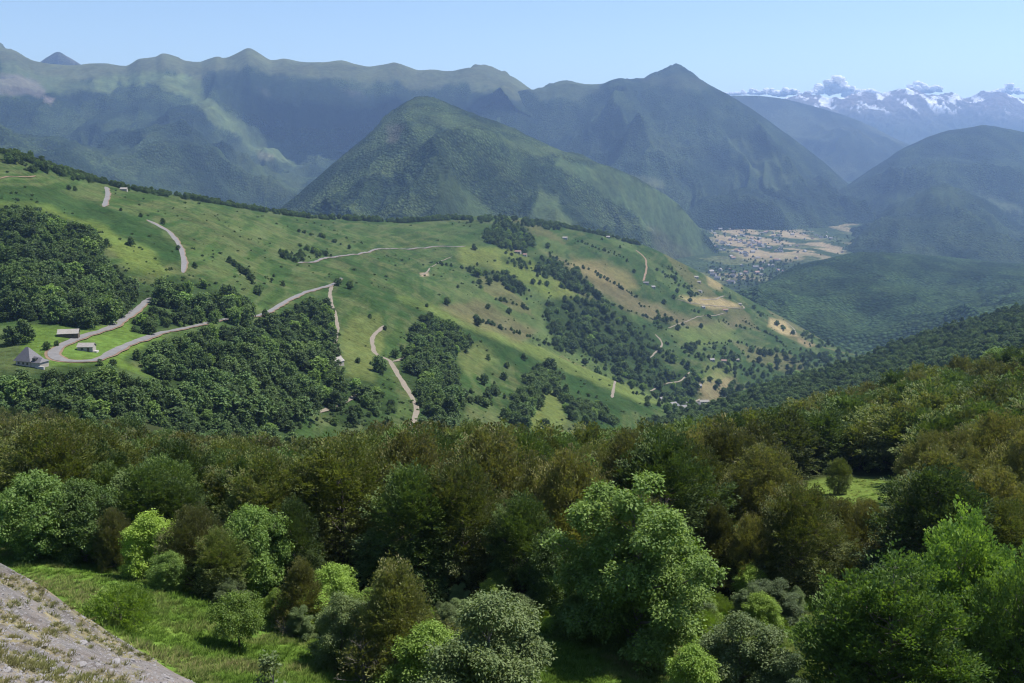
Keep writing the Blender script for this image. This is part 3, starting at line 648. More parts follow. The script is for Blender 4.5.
ROADS = [
 ('road', [(103, 182), (106, 187), (107.5, 193), (106, 200), (104, 207)], 5.2, 'asphalt'),
 ('road', [(147, 220), (157, 225), (166, 230), (173, 237), (179, 246), (182, 254), (183.5, 263), (183, 273)], 5.2, 'asphalt'),
 ('road', [(153, 297), (147, 301.5), (138, 309), (126, 318), (112, 327), (98, 332), (84, 336), (72, 341), (60, 347), (54, 352), (55, 357), (63, 360.5), (76, 361.5), (90, 361), (103, 357.5), (113, 352), (120, 348.5), (135, 342), (152, 336), (170, 331)], 5.2, 'asphalt'),
 ('road', [(166, 332), (186, 328), (205, 323.5), (225, 319.5), (245, 317), (262, 314.5), (268, 312)], 3.4, 'asphalt'),
 ('road', [(263, 314), (272, 310), (284, 302.5), (298, 295.5), (314, 290), (330, 285.5), (337, 282), (341, 278)], 4.6, 'asphalt'),
 ('road', [(298, 263), (320, 259.5), (345, 255.5), (370, 251.5), (395, 248.5), (430, 247), (466, 246)], 4.0, 'asphalt'),
 ('track', [(332, 286), (330, 294), (332, 305), (336, 318), (337, 333), (335, 345), (338, 352), (340, 360)], 3.6, 'track'),
 ('track', [(384, 326), (377, 332), (372, 338), (373, 347), (376, 354), (381, 357), (386, 359), (392, 365), (397, 374), (404, 385), (410, 395), (415, 405), (415, 416), (411, 426), (405, 436), (402, 442)], 4.6, 'track'),
 ('track', [(393, 362), (399, 360), (405, 357)], 3, 'track'),
 ('track', [(320, 413), (330, 408), (345, 402), (356, 396), (365, 391)], 4, 'track'),
 ('track', [(618, 379), (614, 385), (613, 392), (612, 398)], 3.6, 'track'),
 ('track', [(655, 334), (661, 341), (658, 350), (650, 358)], 3.4, 'track'),
 ('road', [(636, 250), (643, 256), (646, 264), (645, 274), (643, 281)], 4.5, 'asphalt'),
 ('road', [(676, 299), (690, 303), (705, 305), (720, 306), (735, 308), (740, 304), (735, 301), (715, 299), (700, 300)], 4.5, 'track'),
 ('track', [(668, 328), (685, 322), (705, 316), (725, 313)], 2.6, 'track'),
 ('track', [(796, 334), (793, 328), (786, 322)], 3.2, 'track'),
 ('track', [(430, 268), (427, 272), (420, 275)], 2.4, 'track'), ('track', [(430, 267), (440, 262), (452, 257)], 1.6, 'track'),
 ('track', [(676, 398), (682, 404), (692, 402), (700, 399)], 6, 'track'), ('track', [(650, 391), (665, 384), (680, 381), (690, 372)], 3.5, 'track'),
 ('track', [(0, 179), (20, 177), (36, 176)], 3, 'dirt'),
]
for nm, pts, w, mt in ROADS:
    if mt == 'asphalt': ribbon('dirt_verge', [(a - .3, b) for a, b in pts], w + 2.6, M['dirt'], .22)
    ribbon(nm, pts, w, M[mt])
for o in list(C.objects):
    if o.name.startswith('dirt_verge'): tag(o, kind='structure')
def road_clear(px, py, r=3.0):
    for nm, pts, w, mt in ROADS:
        a = np.array(pts)
        if w == 3.4 and nm == 'road': r = r * .45
        for i in range(len(a) - 1):
            e = a[i + 1] - a[i]; t = max(0, min(1, ((px - a[i][0]) * e[0] + (py - a[i][1]) * e[1]) / (e @ e)))
            q = a[i] + e * t
            if math.hypot(px - q[0], (py - q[1])) < r: return False
    return True

# ------------------------------------------------------------------ trees
def leaf_mesh(name, rng, lobes, nspray, nleaf, ls, L, style, mat):
    """lobes (k,4): centre and radius; sprays of leaves on the outer part of every lobe"""
    lobes = np.asarray(lobes, float)
    wgt = lobes[:, 3] ** 2; li = rng.choice(len(lobes), nspray, p=wgt / wgt.sum())
    d = rng.normal(size=(nspray, 3)); d[:, 2] = d[:, 2] * .9 + .25; d /= np.linalg.norm(d, axis=1)[:, None]
    rad = lobes[li, 3] * np.clip(rng.normal(.88, .16, nspray), .35, 1.25)
    bump = 1 + .18 * np.sin(d[:, 0] * 5 + li) * np.cos(d[:, 1] * 4 + li * 2.1)
    A = lobes[li, :3] + d * (rad * bump)[:, None] * np.array([1, 1, .85])
    # drop sprays buried in other lobes
    keep = np.ones(nspray, bool)
    for k in range(len(lobes)):
        inside = np.linalg.norm((A - lobes[k, :3]) / np.array([1, 1, .85]), axis=1) < lobes[k, 3] * .55
        keep &= ~(inside & (li != k))
    A, d = A[keep], d[keep]; n = len(A)
    cen = lobes[:, :3].mean(0)
    o = A - cen; o /= np.linalg.norm(o, axis=1)[:, None] + 1e-6
    if style == 'beech': g = o * .75 + d * .35 + np.array([0, 0, .30]) + rng.normal(size=(n, 3)) * .18
    elif style == 'upright': g = o * .35 + d * .2 + np.array([0, 0, .9]) + rng.normal(size=(n, 3)) * .2
    else: g = d + rng.normal(size=(n, 3)) * .35
    g /= np.linalg.norm(g, axis=1)[:, None]
    up = np.array([0, 0, 1.0]) + rng.normal(size=(n, 3)) * .25
    s = np.cross(g, up); s /= np.linalg.norm(s, axis=1)[:, None] + 1e-6
    nn = np.cross(s, g)
    t = rng.random((n, nleaf)) ** .8; w = (rng.random((n, nleaf)) * 2 - 1)
    if style in ('beech', 'upright'):
        wid = .42 * np.sin(np.clip(t, .05, .97) * PI) + .08; LL = (L * rng.uniform(.7, 1.25, n))[:, None]
        pos = A[:, None] + g[:, None] * (t * LL)[..., None] + s[:, None] * (w * wid * LL)[..., None] + nn[:, None] * (rng.normal(size=(n, nleaf)) * .07 * LL - .25 * (t * t) * LL * .4)[..., None]
        ax = g[:, None] + s[:, None] * (w * .9)[..., None] + rng.normal(size=(n, nleaf, 3)) * .25
        nl = nn[:, None] + rng.normal(size=(n, nleaf, 3)) * .38
    else:
        q = rng.normal(size=(n, nleaf, 3)); q /= np.linalg.norm(q, axis=2)[..., None]
        rr = (rng.random((n, nleaf)) ** .45) * L * .55
        q[..., 2] = q[..., 2] * .75
        pos = A[:, None] + q * rr[..., None]
        ax = q + np.array([0, 0, -.45]) + rng.normal(size=(n, nleaf, 3)) * .3
        nl = q * .4 + np.array([0, 0, .8]) + rng.normal(size=(n, nleaf, 3)) * .5
    pos = pos.reshape(-1, 3); ax = ax.reshape(-1, 3); nl = nl.reshape(-1, 3)
    ax /= np.linalg.norm(ax, axis=1)[:, None] + 1e-6
    b = np.cross(nl, ax); b /= np.linalg.norm(b, axis=1)[:, None] + 1e-6
    N = len(pos); sz = (ls * rng.uniform(.6, 1.3, N))[:, None]
    V = np.stack([pos - ax * sz * .5, pos + b * sz * .28, pos + ax * sz * .5, pos - b * sz * .28], 1).reshape(-1, 3)
    Fq = np.arange(N * 4).reshape(N, 4)
    st = rng.random(n); st2 = rng.random(n) * .55 + .45 * vnoise(A[:, 0] * .35 + 9, A[:, 2] * .35, 3)
    r = np.clip(np.repeat(st, nleaf) * .65 + rng.random(N) * .35, 0, 1); gch = np.clip(np.repeat(st2, nleaf) + rng.normal(size=N) * .08, 0, 1)
    col = np.repeat(np.stack([r, gch, np.zeros(N), np.ones(N)], 1), 4, axis=0)
    return fast_mesh(name, V, Fq, mat, False, {'tint': ('FLOAT_COLOR', col)})

class Tubes:
    def __init__(s): s.V = []; s.F = []
    def add(s, pts, radii, k=6):
        pts = np.asarray(pts, float); n = len(pts); base = len(s.V)
        for i in range(n):
            t = pts[min(i + 1, n - 1)] - pts[max(i - 1, 0)]; t /= np.linalg.norm(t) + 1e-9
            a = np.cross(t, [0.3, .2, 1] if abs(t[2]) < .95 else [1, 0, .1]); a /= np.linalg.norm(a); b = np.cross(t, a)
            for j in range(k):
                q = 2 * PI * j / k; s.V.append(pts[i] + (a * math.cos(q) + b * math.sin(q)) * radii[i])
        for i in range(n - 1):
            for j in range(k):
                j2 = (j + 1) % k; s.F.append((base + i * k + j, base + i * k + j2, base + (i + 1) * k + j2, base + (i + 1) * k + j))
    def mesh(s, name, mat): return fast_mesh(name, np.array(s.V), np.array(s.F), mat, True)

def make_lobes(rng, h, r, base, k, shape):
    k = int(k * 1.7)
    """lobes of a crown of height h, radius r, whose leaves begin at base*h"""
    out = []
    ch = h * (1 - base)
    for i in range(k):
        t = (i + .5) / k                                # 0 low .. 1 top
        if shape == 'round': prof = math.sin(PI * (0.12 + .80 * t)) ** .6
        elif shape == 'cone': prof = (1 - t) ** .8 + .12
        elif shape == 'dome': prof = math.sqrt(max(0.02, 1 - (t * .95) ** 2.2))
        elif shape == 'multi': prof = .75 + .25 * math.sin(PI * t)
        lr = r * rng.uniform(.20, .36) * (.8 + .35 * prof)
        a = i * 2.399 + rng.uniform(-.4, .4)
        rr = max(0, r * prof - lr * .8) * rng.uniform(.55, 1.12)
        z = h * base + lr * .5 + t * (ch - lr * 1.35)
        if t > .9: rr *= .4
        out.append((math.cos(a) * rr, math.sin(a) * rr, z, lr))
    out.append((0, 0, h * base + ch * .5, r * .45))
    return out

PROTO = {}
def make_tree(key, seed, h, r, base, k, shape, nspray, nleaf, ls, L, style, mat, bark='bark', stems=1, detail=True):
    rng = np.random.default_rng(seed)
    lobes = make_lobes(rng, h, r, base, k, shape)
    if stems > 1:
        lb = []
        for q in range(stems):
            a = q * 2.4 + seed; ox, oy = math.cos(a) * r * .45, math.sin(a) * r * .45; hh = h * rng.uniform(.72, 1.0)
            if q == 0: ox = oy = 0; hh = h
            for (x, y, z, lr) in make_lobes(rng, hh, r * .62, base, max(4, k // stems + 2), shape): lb.append((x + ox, y + oy, z, lr * .95))
        lobes = lb
    crown = leaf_mesh('crown', rng, lobes, nspray, nleaf, ls, L, style, M[mat])
    T = Tubes(); tr = max(.03, h * .021)
    top = h * .78; lean = rng.normal(size=2) * h * .02
    tp = lambda f: np.array([lean[0] * f * f, lean[1] * f * f, top * f])
    T.add([np.array([0, 0, -1.2])] + [tp(f) for f in (0.0, .1, .3, .5, .7, .9, 1)], [tr * 1.5, tr * 1.3, tr, tr * .85, tr * .65, tr * .42, tr * .22, tr * .08], 7)
    for (x, y, z, lr) in lobes:
        f = min(.92, max(.10, (z - .35 * math.hypot(x, y) - .1 * h) / top)); p0 = tp(f); p2 = np.array([x, y, z])
        mid = (p0 + p2) / 2 + np.array([x, y, 0]) * .06 + rng.normal(size=3) * h * .012
        rb = tr * .42 * (1 - f * .6)
        T.add([p0, mid, p2], [rb, rb * .65, rb * .3], 5)
        if detail:
            for q in range(5):
                dd = rng.normal(size=3); dd /= np.linalg.norm(dd); dd[2] = abs(dd[2]) * .6; e = p2 + dd * lr * .9
                T.add([p2 * .8 + mid * .2, (p2 + e) / 2 + rng.normal(size=3) * .05, e], [rb * .35, rb * .2, rb * .07], 4)
    trunk = T.mesh('trunk', M[bark])
    PROTO[key] = dict(crown=crown, trunk=trunk, h=h, r=r)
    return PROTO[key]

def put_tree(name, key, x, y, z, sc, rot, label, cat, group=None, wide=1.0):
    p = PROTO[key]
    e = bpy.data.objects.new(name, None); C.objects.link(e); e.empty_display_size = .5
    e.location = (x, y, z); e.rotation_euler = (0, 0, rot); e.scale = (sc * wide, sc * wide, sc)
    tag(e, label, cat, group)
    t = bpy.data.objects.new('trunk', p['trunk']); C.objects.link(t); t.parent = e
    c = bpy.data.objects.new('crown', p['crown']); C.objects.link(c); c.parent = e
    return e

# near-quality kinds
make_tree('beech_a', 1, 13, 5.6, .10, 15, 'dome', 2300, 26, .24, 1.25, 'beech', 'beech')
make_tree('beech_b', 2, 12, 4.8, .08, 13, 'round', 2000, 26, .23, 1.2, 'beech', 'beech')
make_tree('beech_c', 7, 12, 5.0, .07, 14, 'dome', 2000, 26, .24, 1.2, 'beech', 'dark')
make_tree('brown_a', 3, 12, 5.0, .08, 13, 'dome', 2000, 26, .22, 1.3, 'upright', 'brownbeech')
make_tree('brown_b', 4, 11, 4.2, .06, 13, 'cone', 1900, 26, .22, 1.25, 'upright', 'brownbeech')
make_tree('ash_a', 5, 15, 6.6, .05, 20, 'round', 3000, 30, .24, 1.15, 'clump', 'ash', 'greybark', stems=4)
make_tree('ash_b', 6, 10, 4.6, .05, 16, 'round', 1500, 32, .25, 1.2, 'clump', 'ash', 'greybark')
make_tree('ash_c', 16, 11, 4.4, .03, 20, 'dome', 2200, 28, .20, 1.0, 'upright', 'ash', 'greybark', stems=4)
make_tree('lime_a', 8, 7, 3.4, .04, 12, 'dome', 1200, 26, .20, .9, 'clump', 'lime')
make_tree('sallow_a', 9, 7, 3.8, .02, 14, 'dome', 2300, 26, .15, .8, 'clump', 'sallow', 'greybark', stems=3)
make_tree('hawthorn', 10, 4.2, 2.3, .28, 10, 'round', 700, 26, .15, .7, 'clump', 'lime')
make_tree('bare_shrub', 11, 3.4, 2.0, .05, 12, 'dome', 90, 10, .10, .5, 'beech', 'brownbeech', 'greybark', stems=4)
make_tree('sapling', 12, 4.2, .9, .12, 7, 'cone', 90, 12, .16, .45, 'clump', 'sallow', 'greybark')
make_tree('low_bush', 13, 2.6, 2.6, .0, 9, 'dome', 700, 26, .14, .6, 'upright', 'lime')
# middle distance kinds (cheaper) for the dense wood
make_tree('mbeech_a', 21, 12, 5.2, .08, 12, 'dome', 620, 20, .42, 1.5, 'beech', 'beech', detail=False)
make_tree('mbeech_b', 22, 11, 4.6, .06, 11, 'round', 560, 20, .42, 1.5, 'beech', 'dark', detail=False)
make_tree('mbrown', 23, 11, 4.8, .06, 12, 'dome', 600, 20, .40, 1.5, 'upright', 'brownbeech', detail=False)
make_tree('mash', 24, 11, 4.8, .05, 12, 'round', 560, 20, .42, 1.3, 'clump', 'ash', detail=False)
# hillside kinds
for i, (sd, sh) in enumerate([(31, 'round'), (32, 'dome'), (33, 'round')]):
    make_tree('hill_%d' % i, sd, 9, 4.2, .03, 9, sh, 260, 11, .85, 1.6, 'clump', 'wood_leaf' if i < 2 else 'ash', detail=False)
make_tree('hill_shrub', 34, 2.2, 1.6, 0, 5, 'dome', 60, 6, .55, .6, 'clump', 'wood_leaf', detail=False)

# ---- foreground trees placed one by one: key, px, top row, depth, width factor, name, label
N_ = 'beech_tree'
HERO = [
 ('ash_a', 642, 460, 69, 1.12, 'ash_tree', 'tall bright green ash tree with pale forked stems in front of the wood', 'tree'),
 ('hawthorn', 236, 588, 65, .8, 'hawthorn_tree', 'small rounded light green tree alone on the meadow with its shadow below', 'tree'),
 ('sallow_a', 490, 588, 56, 1.1, 'sallow_bush', 'dense grey-green bush at the bottom centre, beside the yellow-green bush', 'bush'),
 ('sallow_a', 340, 588, 64, .95, 'sallow_bush', 'dull green bush leaning against the brown-tipped young beech', 'bush'),
 ('brown_b', 392, 562, 63, 1.1, 'young_beech_tree', 'young brown-tipped beech with feathery upright shoots behind the grey twiggy shrub', 'tree'),
 ('brown_b', 300, 560, 72, .95, 'young_beech_tree', 'small cone-shaped brown beech at the wood edge behind the bare grey shrub', 'tree'),
 ('bare_shrub', 283, 612, 70, 1.0, 'bare_shrub', 'leafless grey twiggy shrub just right of the lone small tree', 'shrub'),
 ('bare_shrub', 362, 618, 61, 1.0, 'bare_shrub', 'grey twiggy shrub tangled in front of the brown-tipped young beech', 'shrub'),
 ('sapling', 268, 645, 38, 1.0, 'leafy_sapling', 'thin sapling with few round leaves standing at the lower edge of the bank', 'sapling'),
 ('lime_a', 430, 618, 60, 1.2, 'yellow_green_bush', 'vivid yellow-green bush between the feathery brown beech and the grey-green bush', 'bush'),
 ('ash_c', 900, 548, 57, 1.35, 'ash_tree', 'wide many-stemmed bright green ash at the lower right', 'tree'),
 ('ash_c', 968, 500, 64, 1.0, 'ash_tree', 'tall bright green ash rising behind the wide many-stemmed one', 'tree'),
 ('ash_c', 1030, 545, 56, .9, 'ash_tree', 'green ash cut by the right-hand picture edge', 'tree'),
 ('sallow_a', 742, 608, 59, 1.15, 'sallow_bush', 'loose pale green bush on the meadow right of the tall ash', 'bush'),
 ('lime_a', 694, 640, 57, .9, 'yellow_green_bush', 'low yellow-green bush at the foot of the tall ash', 'bush'),
 ('beech_a', 806, 486, 84, .95, N_, 'round dark olive beech standing at the front of the grassy clearing', 'tree'),
 ('brown_a', 752, 515, 84, .8, N_, 'rusty brown beech squeezed beside the round dark olive beech', 'tree'),
 ('beech_a', 935, 470, 96, 1.1, N_, 'broad olive beech with silvery sprays behind the tall right-hand ash', 'tree'),
 ('beech_b', 1005, 500, 84, 1.0, N_, 'dark beech behind the green ash at the right-hand edge', 'tree'),
 ('low_bush', 118, 588, 64, 1.05, 'low_bush', 'low yellow-green bush in the meadow above the stony bank', 'bush'),
 ('ash_b', 28, 468, 87, 1.0, 'ash_tree', 'leftmost bright green ash at the wood edge above the bank', 'tree'),
 ('ash_b', 78, 474, 88, .9, 'ash_tree', 'second bright green ash in from the left edge of the wood', 'tree'),
 ('brown_a', 112, 508, 86, .75, N_, 'small brown beech between the ashes and the lime-coloured tree', 'tree'),
 ('lime_a', 148, 508, 83, 1.0, 'lime_green_tree', 'lime-green slender tree glowing among brown beeches on the left', 'tree'),
 ('brown_a', 192, 505, 79, 1.0, N_, 'bushy copper-brown beech left of the grey-green crown', 'tree'),
 ('ash_b', 168, 548, 76, .9, 'ash_tree', 'low blue-green ash leaning onto the meadow below the copper beech', 'tree'),
 ('ash_b', 252, 500, 80, .8, 'ash_tree', 'pale grey-green ash crown beside the shaded gap in the left wood', 'tree'),
 ('beech_b', 218, 528, 77, .95, N_, 'shady green and brown beech behind the lone small tree', 'tree'),
 ('beech_a', 228, 440, 118, .95, N_, 'large dark round beech standing above the left part of the wood', 'tree'),
 ('beech_a', 340, 440, 89, 1.1, N_, 'biggest beech of the wood, brown-topped and nearly black below', 'tree'),
 ('beech_c', 408, 466, 83, .95, N_, 'dark beech right of the biggest beech, over the deep shade', 'tree'),
 ('beech_a', 462, 462, 84, .9, N_, 'grey-glinting dark beech above the grey-green bottom bush', 'tree'),
 ('beech_c', 292, 500, 82, .8, N_, 'black-shaded beech behind the cone-shaped brown beech', 'tree'),
 ('beech_c', 522, 496, 80, .9, N_, 'dark beech just left of the tall ash', 'tree'),
 ('ash_b', 552, 525, 77, .7, 'ash_tree', 'small green ash touching the left side of the tall ash', 'tree'),
 ('ash_b', 585, 452, 96, .75, 'ash_tree', 'dark green ash peeping over the left shoulder of the tall ash', 'tree'),
 ('beech_b', 470, 422, 150, .9, N_, 'olive beech on the crest beside the end of the gravel track', 'tree'),
 ('brown_a', 700, 452, 112, 1.1, N_, 'wide grey-brown beech behind the right shoulder of the tall ash', 'tree'),
 ('brown_b', 718, 505, 86, .9, N_, 'brown beech between the tall ash and the rusty one', 'tree'),
 ('beech_b', 840, 458, 158, .85, N_, 'olive beech bush standing alone at the back of the grassy clearing', 'tree'),
 ('sallow_a', 795, 648, 56, .8, 'sallow_bush', 'small grey-green bush half lost in the meadow grass at lower right', 'bush'),
]
rnd = random.Random(4)
placed = []
for key, px, ty, D, wf, nm, lb, cat in HERO:
    p = ray_pt(px, 600, D); x = float(p[0])
    # keep the column of the crown top
    top = ray_pt(px, ty, D); x = float(top[0]); g = ground_z(x, D, 'ground')
    hgt = max(1.2, float(top[2]) - g); sc = hgt / PROTO[key]['h'] / 1.02
    put_tree(nm, key, x, D, g - .15, sc, rnd.uniform(0, 6.28), lb, cat, None, wf)
    placed.append((x, D, PROTO[key]['r'] * sc * wf))

# ---- the wood: trees of the dense wood, nearest as individuals
def top_limit(px):
    """highest row that tree tops of the wood may reach, by column"""
    return np.interp(px, [-60, 0, 100, 200, 260, 300, 350, 420, 500, 560, 620, 700, 760, 860, 940, 1024, 1100], [402, 404, 418, 436, 442, 436, 426, 434, 424, 427, 430, 414, 396, 372, 350, 333, 322])
def brownness(x, y): return fbm(np.array([x / 28]), np.array([y / 28]), 202, 3)[0]
cand = []
yy = 72.0
while yy < 430:
    sp = 6.0 + yy * .004
    xx = -.56 * yy - 12
    while xx < .60 * yy + 14:
        x = xx + rnd.uniform(-2.2, 2.2); y = yy + rnd.uniform(-2.2, 2.2); xx += sp
        g = ground_z(x, y, 'ground')
        if g is None: continue
        px, py = proj(np.array([x, y, g])); px = float(px); py = float(py)
        if px < -70 or px > 1090: continue
        if y < edgeD(px) + 3.5 or (y < edgeD(px) + 8 and rnd.random() < .3): continue
        if sdpoly(np.array([px]), np.array([py]), [(780, 486), (830, 474), (905, 476), (935, 496), (900, 520), (800, 520)])[0] > -2: continue
        if any((x - a) ** 2 + (y - b) ** 2 < (r * .62 + 1.8) ** 2 for a, b, r in placed): continue
        lim = float(top_limit(px)) + 9 + 20 * float(fbm(np.array([x / 11]), np.array([y / 30]), 77, 3)[0]) - (0 if y > 250 else 3)
        if 762 < px < 915 and y < 168: lim = 500 if px > 790 else 490
        hmax = float(ray_pt(px, lim, y)[2]) - g
        if hmax < 4: continue
        hgt = min(hmax, rnd.uniform(8.5, 14.5))
        cand.append((x, y, g, hgt, px, py))
    yy += sp * .92
rnd.shuffle(cand)
cand.sort(key=lambda c: c[1])
def wood_key(x, y, px, near):
    b = brownness(x, y) * 1.5 + rnd.uniform(-.3, .3); q = rnd.random()
    if px < 130 and y < 125: b -= .3; 
    if q < .05: k = 'ash'
    elif b > .40: k = 'brown'
    elif q < .45: k = 'c'
    else: k = 'a'
    if near: return {'ash': 'ash_b', 'brown': 'brown_a' if q < .6 else 'brown_b', 'c': 'beech_c', 'a': 'beech_a' if q < .75 else 'beech_b'}[k], k
    return {'ash': 'mash', 'brown': 'mbrown', 'c': 'mbeech_b', 'a': 'mbeech_a'}[k], k
DESC = {'ash': 'bright green ash', 'brown': 'copper-brown tinged beech', 'c': 'dark green beech', 'a': 'olive green beech'}
stuff_pts = []; count = 0
for (x, y, g, hgt, px, py) in cand:
    near = y < 135
    key, k = wood_key(x, y, px, near)
    if k == 'ash' and 540 < px < 780 and y < 140: key, k = 'beech_c', 'c'
    if count < 270:
        zone = 'left part of the wood' if px < 300 else ('middle of the wood' if px < 640 else 'wood climbing to the right')
        lab = '%s crowded among its like in the %s' % (DESC[k], zone)
        put_tree('ash_tree' if k == 'ash' else 'beech_tree', key, x, y, g - .2, hgt / PROTO[key]['h'] / 1.02, rnd.uniform(0, 6.28), lab, 'tree', lab + ' group', rnd.uniform(.9, 1.15))
        count += 1
    else: stuff_pts.append((x, y, g - .2, hgt / PROTO[key]['h'], ['mash', 'mbrown', 'mbeech_b', 'mbeech_a'].index(key if key[0] == 'm' else wood_key(x, y, px, False)[0])))

# ------------------------------------------------------------------ masses nobody could count: geometry-node scatter
def source(key):
    p = PROTO[key]
    if 'src' not in p:
        # crown and trunk in one mesh, used only as the shape that the scatter repeats
        a, b = p['crown'], p['trunk']
        def arr(me):
            v = np.empty(len(me.vertices) * 3, np.float32); me.vertices.foreach_get('co', v)
            f = np.empty(len(me.loops), np.int32); me.loops.foreach_get('vertex_index', f); return v.reshape(-1, 3), f.reshape(-1, 4)
        va, fa = arr(a); vb, fb = arr(b)
        ca = np.empty(len(va) * 4, np.float32); a.attributes['tint'].data.foreach_get('color', ca)
        col = np.concatenate([ca.reshape(-1, 4), np.ones((len(vb), 4), np.float32)])
        me = fast_mesh(key + '_shape', np.concatenate([va, vb]), np.concatenate([fa, fb + len(va)]), [a.materials[0], b.materials[0]], False,
                       {'tint': ('FLOAT_COLOR', col)}, np.r_[np.zeros(len(fa)), np.ones(len(fb))])
        p['src'] = bpy.data.objects.new(key + '_shape', me)
    return p['src']

def scatter(name, pts, sources, label, cat):
    """pts: x, y, z, scale, kind index"""
    pts = np.array(pts, float); n = len(pts); rng = np.random.default_rng(n)
    me = bpy.data.meshes.new(name); me.vertices.add(n); me.vertices.foreach_set('co', pts[:, :3].astype(np.float32).ravel())
    sc = pts[:, 3:4] * np.stack([rng.uniform(.75, 1.35, n)] * 2 + [rng.uniform(.85, 1.1, n)], 1)
    rot = np.stack([rng.normal(size=n) * .06, rng.normal(size=n) * .06, rng.uniform(0, 6.283, n)], 1)
    for nm, tp, key, a in (('scl', 'FLOAT_VECTOR', 'vector', sc), ('rot', 'FLOAT_VECTOR', 'vector', rot)):
        q = me.attributes.new(nm, tp, 'POINT'); q.data.foreach_set(key, a.astype(np.float32).ravel())
    q = me.attributes.new('var', 'INT', 'POINT'); q.data.foreach_set('value', pts[:, 4].astype(np.int32))
    o = link(name, me); tag(o, label, cat, None, 'stuff')
    ng = bpy.data.node_groups.new(name + '_nodes', 'GeometryNodeTree')
    ng.interface.new_socket('Geometry', in_out='INPUT', socket_type='NodeSocketGeometry'); ng.interface.new_socket('Geometry', in_out='OUTPUT', socket_type='NodeSocketGeometry')
    N = ng.nodes.new; Lk = ng.links.new
    gi = N('NodeGroupInput'); go = N('NodeGroupOutput'); jn = N('GeometryNodeJoinGeometry')
    def named(nm, tp):
        a = N('GeometryNodeInputNamedAttribute'); a.data_type = tp; a.inputs['Name'].default_value = nm; return a.outputs['Attribute']
    rv, sv, vv = named('rot', 'FLOAT_VECTOR'), named('scl', 'FLOAT_VECTOR'), named('var', 'INT')
    for i, s in enumerate(sources):
        cmp = N('FunctionNodeCompare'); cmp.data_type = 'INT'; cmp.operation = 'EQUAL'; Lk(vv, cmp.inputs[2]); cmp.inputs[3].default_value = i
        oi = N('GeometryNodeObjectInfo'); oi.inputs['Object'].default_value = s; oi.inputs['As Instance'].default_value = True
        ip = N('GeometryNodeInstanceOnPoints'); Lk(gi.outputs[0], ip.inputs['Points']); Lk(cmp.outputs[0], ip.inputs['Selection'])
        Lk(oi.outputs['Geometry'], ip.inputs['Instance']); Lk(rv, ip.inputs['Rotation']); Lk(sv, ip.inputs['Scale']); Lk(ip.outputs[0], jn.inputs[0])
    Lk(jn.outputs[0], go.inputs[0])
    md = o.modifiers.new('scatter', 'NODES'); md.node_group = ng
    return o
scatter('forest', stuff_pts, [source(k) for k in ('mash', 'mbrown', 'mbeech_b', 'mbeech_a')], 'continuous brown and green beech forest farther down the near slope', 'forest')

# hillside woods
hp = []; sk = []
def ss(px, py): return proj
for pts, sp, th, dn in WOODS:
    sp *= 1.12; th *= 1.22
    a = np.array(pts, float); x0, y0 = a.min(0); x1, y1 = a.max(0)
    # world extent of the polygon
    W3 = [hit(float(px), float(py)) for px, py in pts]; W3 = [w for w in W3 if w]
    for ix in range(6):
        for iy in range(6):
            w = hit(x0 + (x1 - x0) * (ix + .5) / 6, y0 + (y1 - y0) * (iy + .5) / 6)
            if w and ix != iy: W3.append(w)
    X = [w.x for w in W3]; Y = [w.y for w in W3]
    nx = int((max(X) - min(X)) / sp) + 1; ny = int((max(Y) - min(Y)) / sp) + 1
    for i in range(nx):
        for j in range(ny):
            if rnd.random() > dn: continue
            x = min(X) + (i + rnd.uniform(.05, .95)) * sp; y = min(Y) + (j + rnd.uniform(.05, .95)) * sp
            z = ground_z(x, y, 'hillside')
            if z is None: continue
            hm = th * rnd.uniform(.4, 1.45)
            q = proj(np.array([x, y, z + hm * .55])); qx, qy = float(q[0]), float(q[1])
            sd_ = sdpoly(np.array([qx]), np.array([qy]), pts)[0] + 9 * fbm(np.array([x / 45]), np.array([y / 45]), 401, 3)[0]
            if (sd_ + 5) / 8 < rnd.random(): continue
            if sd_ < 1: hm *= rnd.uniform(.4, .85)
            if fbm(np.array([x / 30]), np.array([y / 30]), 402, 2)[0] > .38 and dn < .99: continue
            q0 = proj(np.array([x, y, z])); q1 = proj(np.array([x, y, z + hm])); rr = 3.4 * F / y * .6
            if not all(road_clear(qx, float(q0[1]) * (1 - f) + float(q1[1]) * f, min(4.5, max(1.6, rr))) for f in (0, .35, .7, 1.0)): continue
            hh = hm / 9.0
            hp.append((x, y, z - .3, hh, 0 if rnd.random() < .5 else (1 if rnd.random() < .75 else 2)))
print('hillside wood trees', len(hp), 'forest', len(stuff_pts), 'individual', count)
hill_src = [source('hill_%d' % i) for i in range(3)]
scatter('woodland', hp, hill_src, 'dark green woodland in clumps and hedgerows over the middle hillside', 'woodland')
# line of trees on the hillside crest
cl = []
cx = np.array([(0, 150), (40, 163), (80, 175), (120, 185), (150, 191), (200, 198.5), (250, 207), (300, 214.5), (340, 218), (400, 221), (450, 218), (500, 217.5), (550, 223), (600, 233), (640, 244), (680, 263), (720, 284), (760, 306)], float)
for i in range(1700):
    px = rnd.uniform(0, 640); py = float(np.interp(px, cx[:, 0], cx[:, 1])) + rnd.uniform(.4, 3.2 if px < 330 else 2.2)
    if px > 470 and px < 560 and rnd.random() < .6: py += rnd.uniform(0, 5)
    if vnoise(np.array([px / 9.0]), np.array([3.0]), 7)[0] < .33 and rnd.random() < .8: continue
    w = hit(px, py)
    if w is None: continue
    cl.append((w.x, w.y, w.z - .4, rnd.uniform(.6, 1.15) * (.8 if px < 330 else 1.15), rnd.choice([0, 1])))
scatter('treeline', cl, hill_src, 'dark line of trees along the crest of the middle hillside', 'treeline')
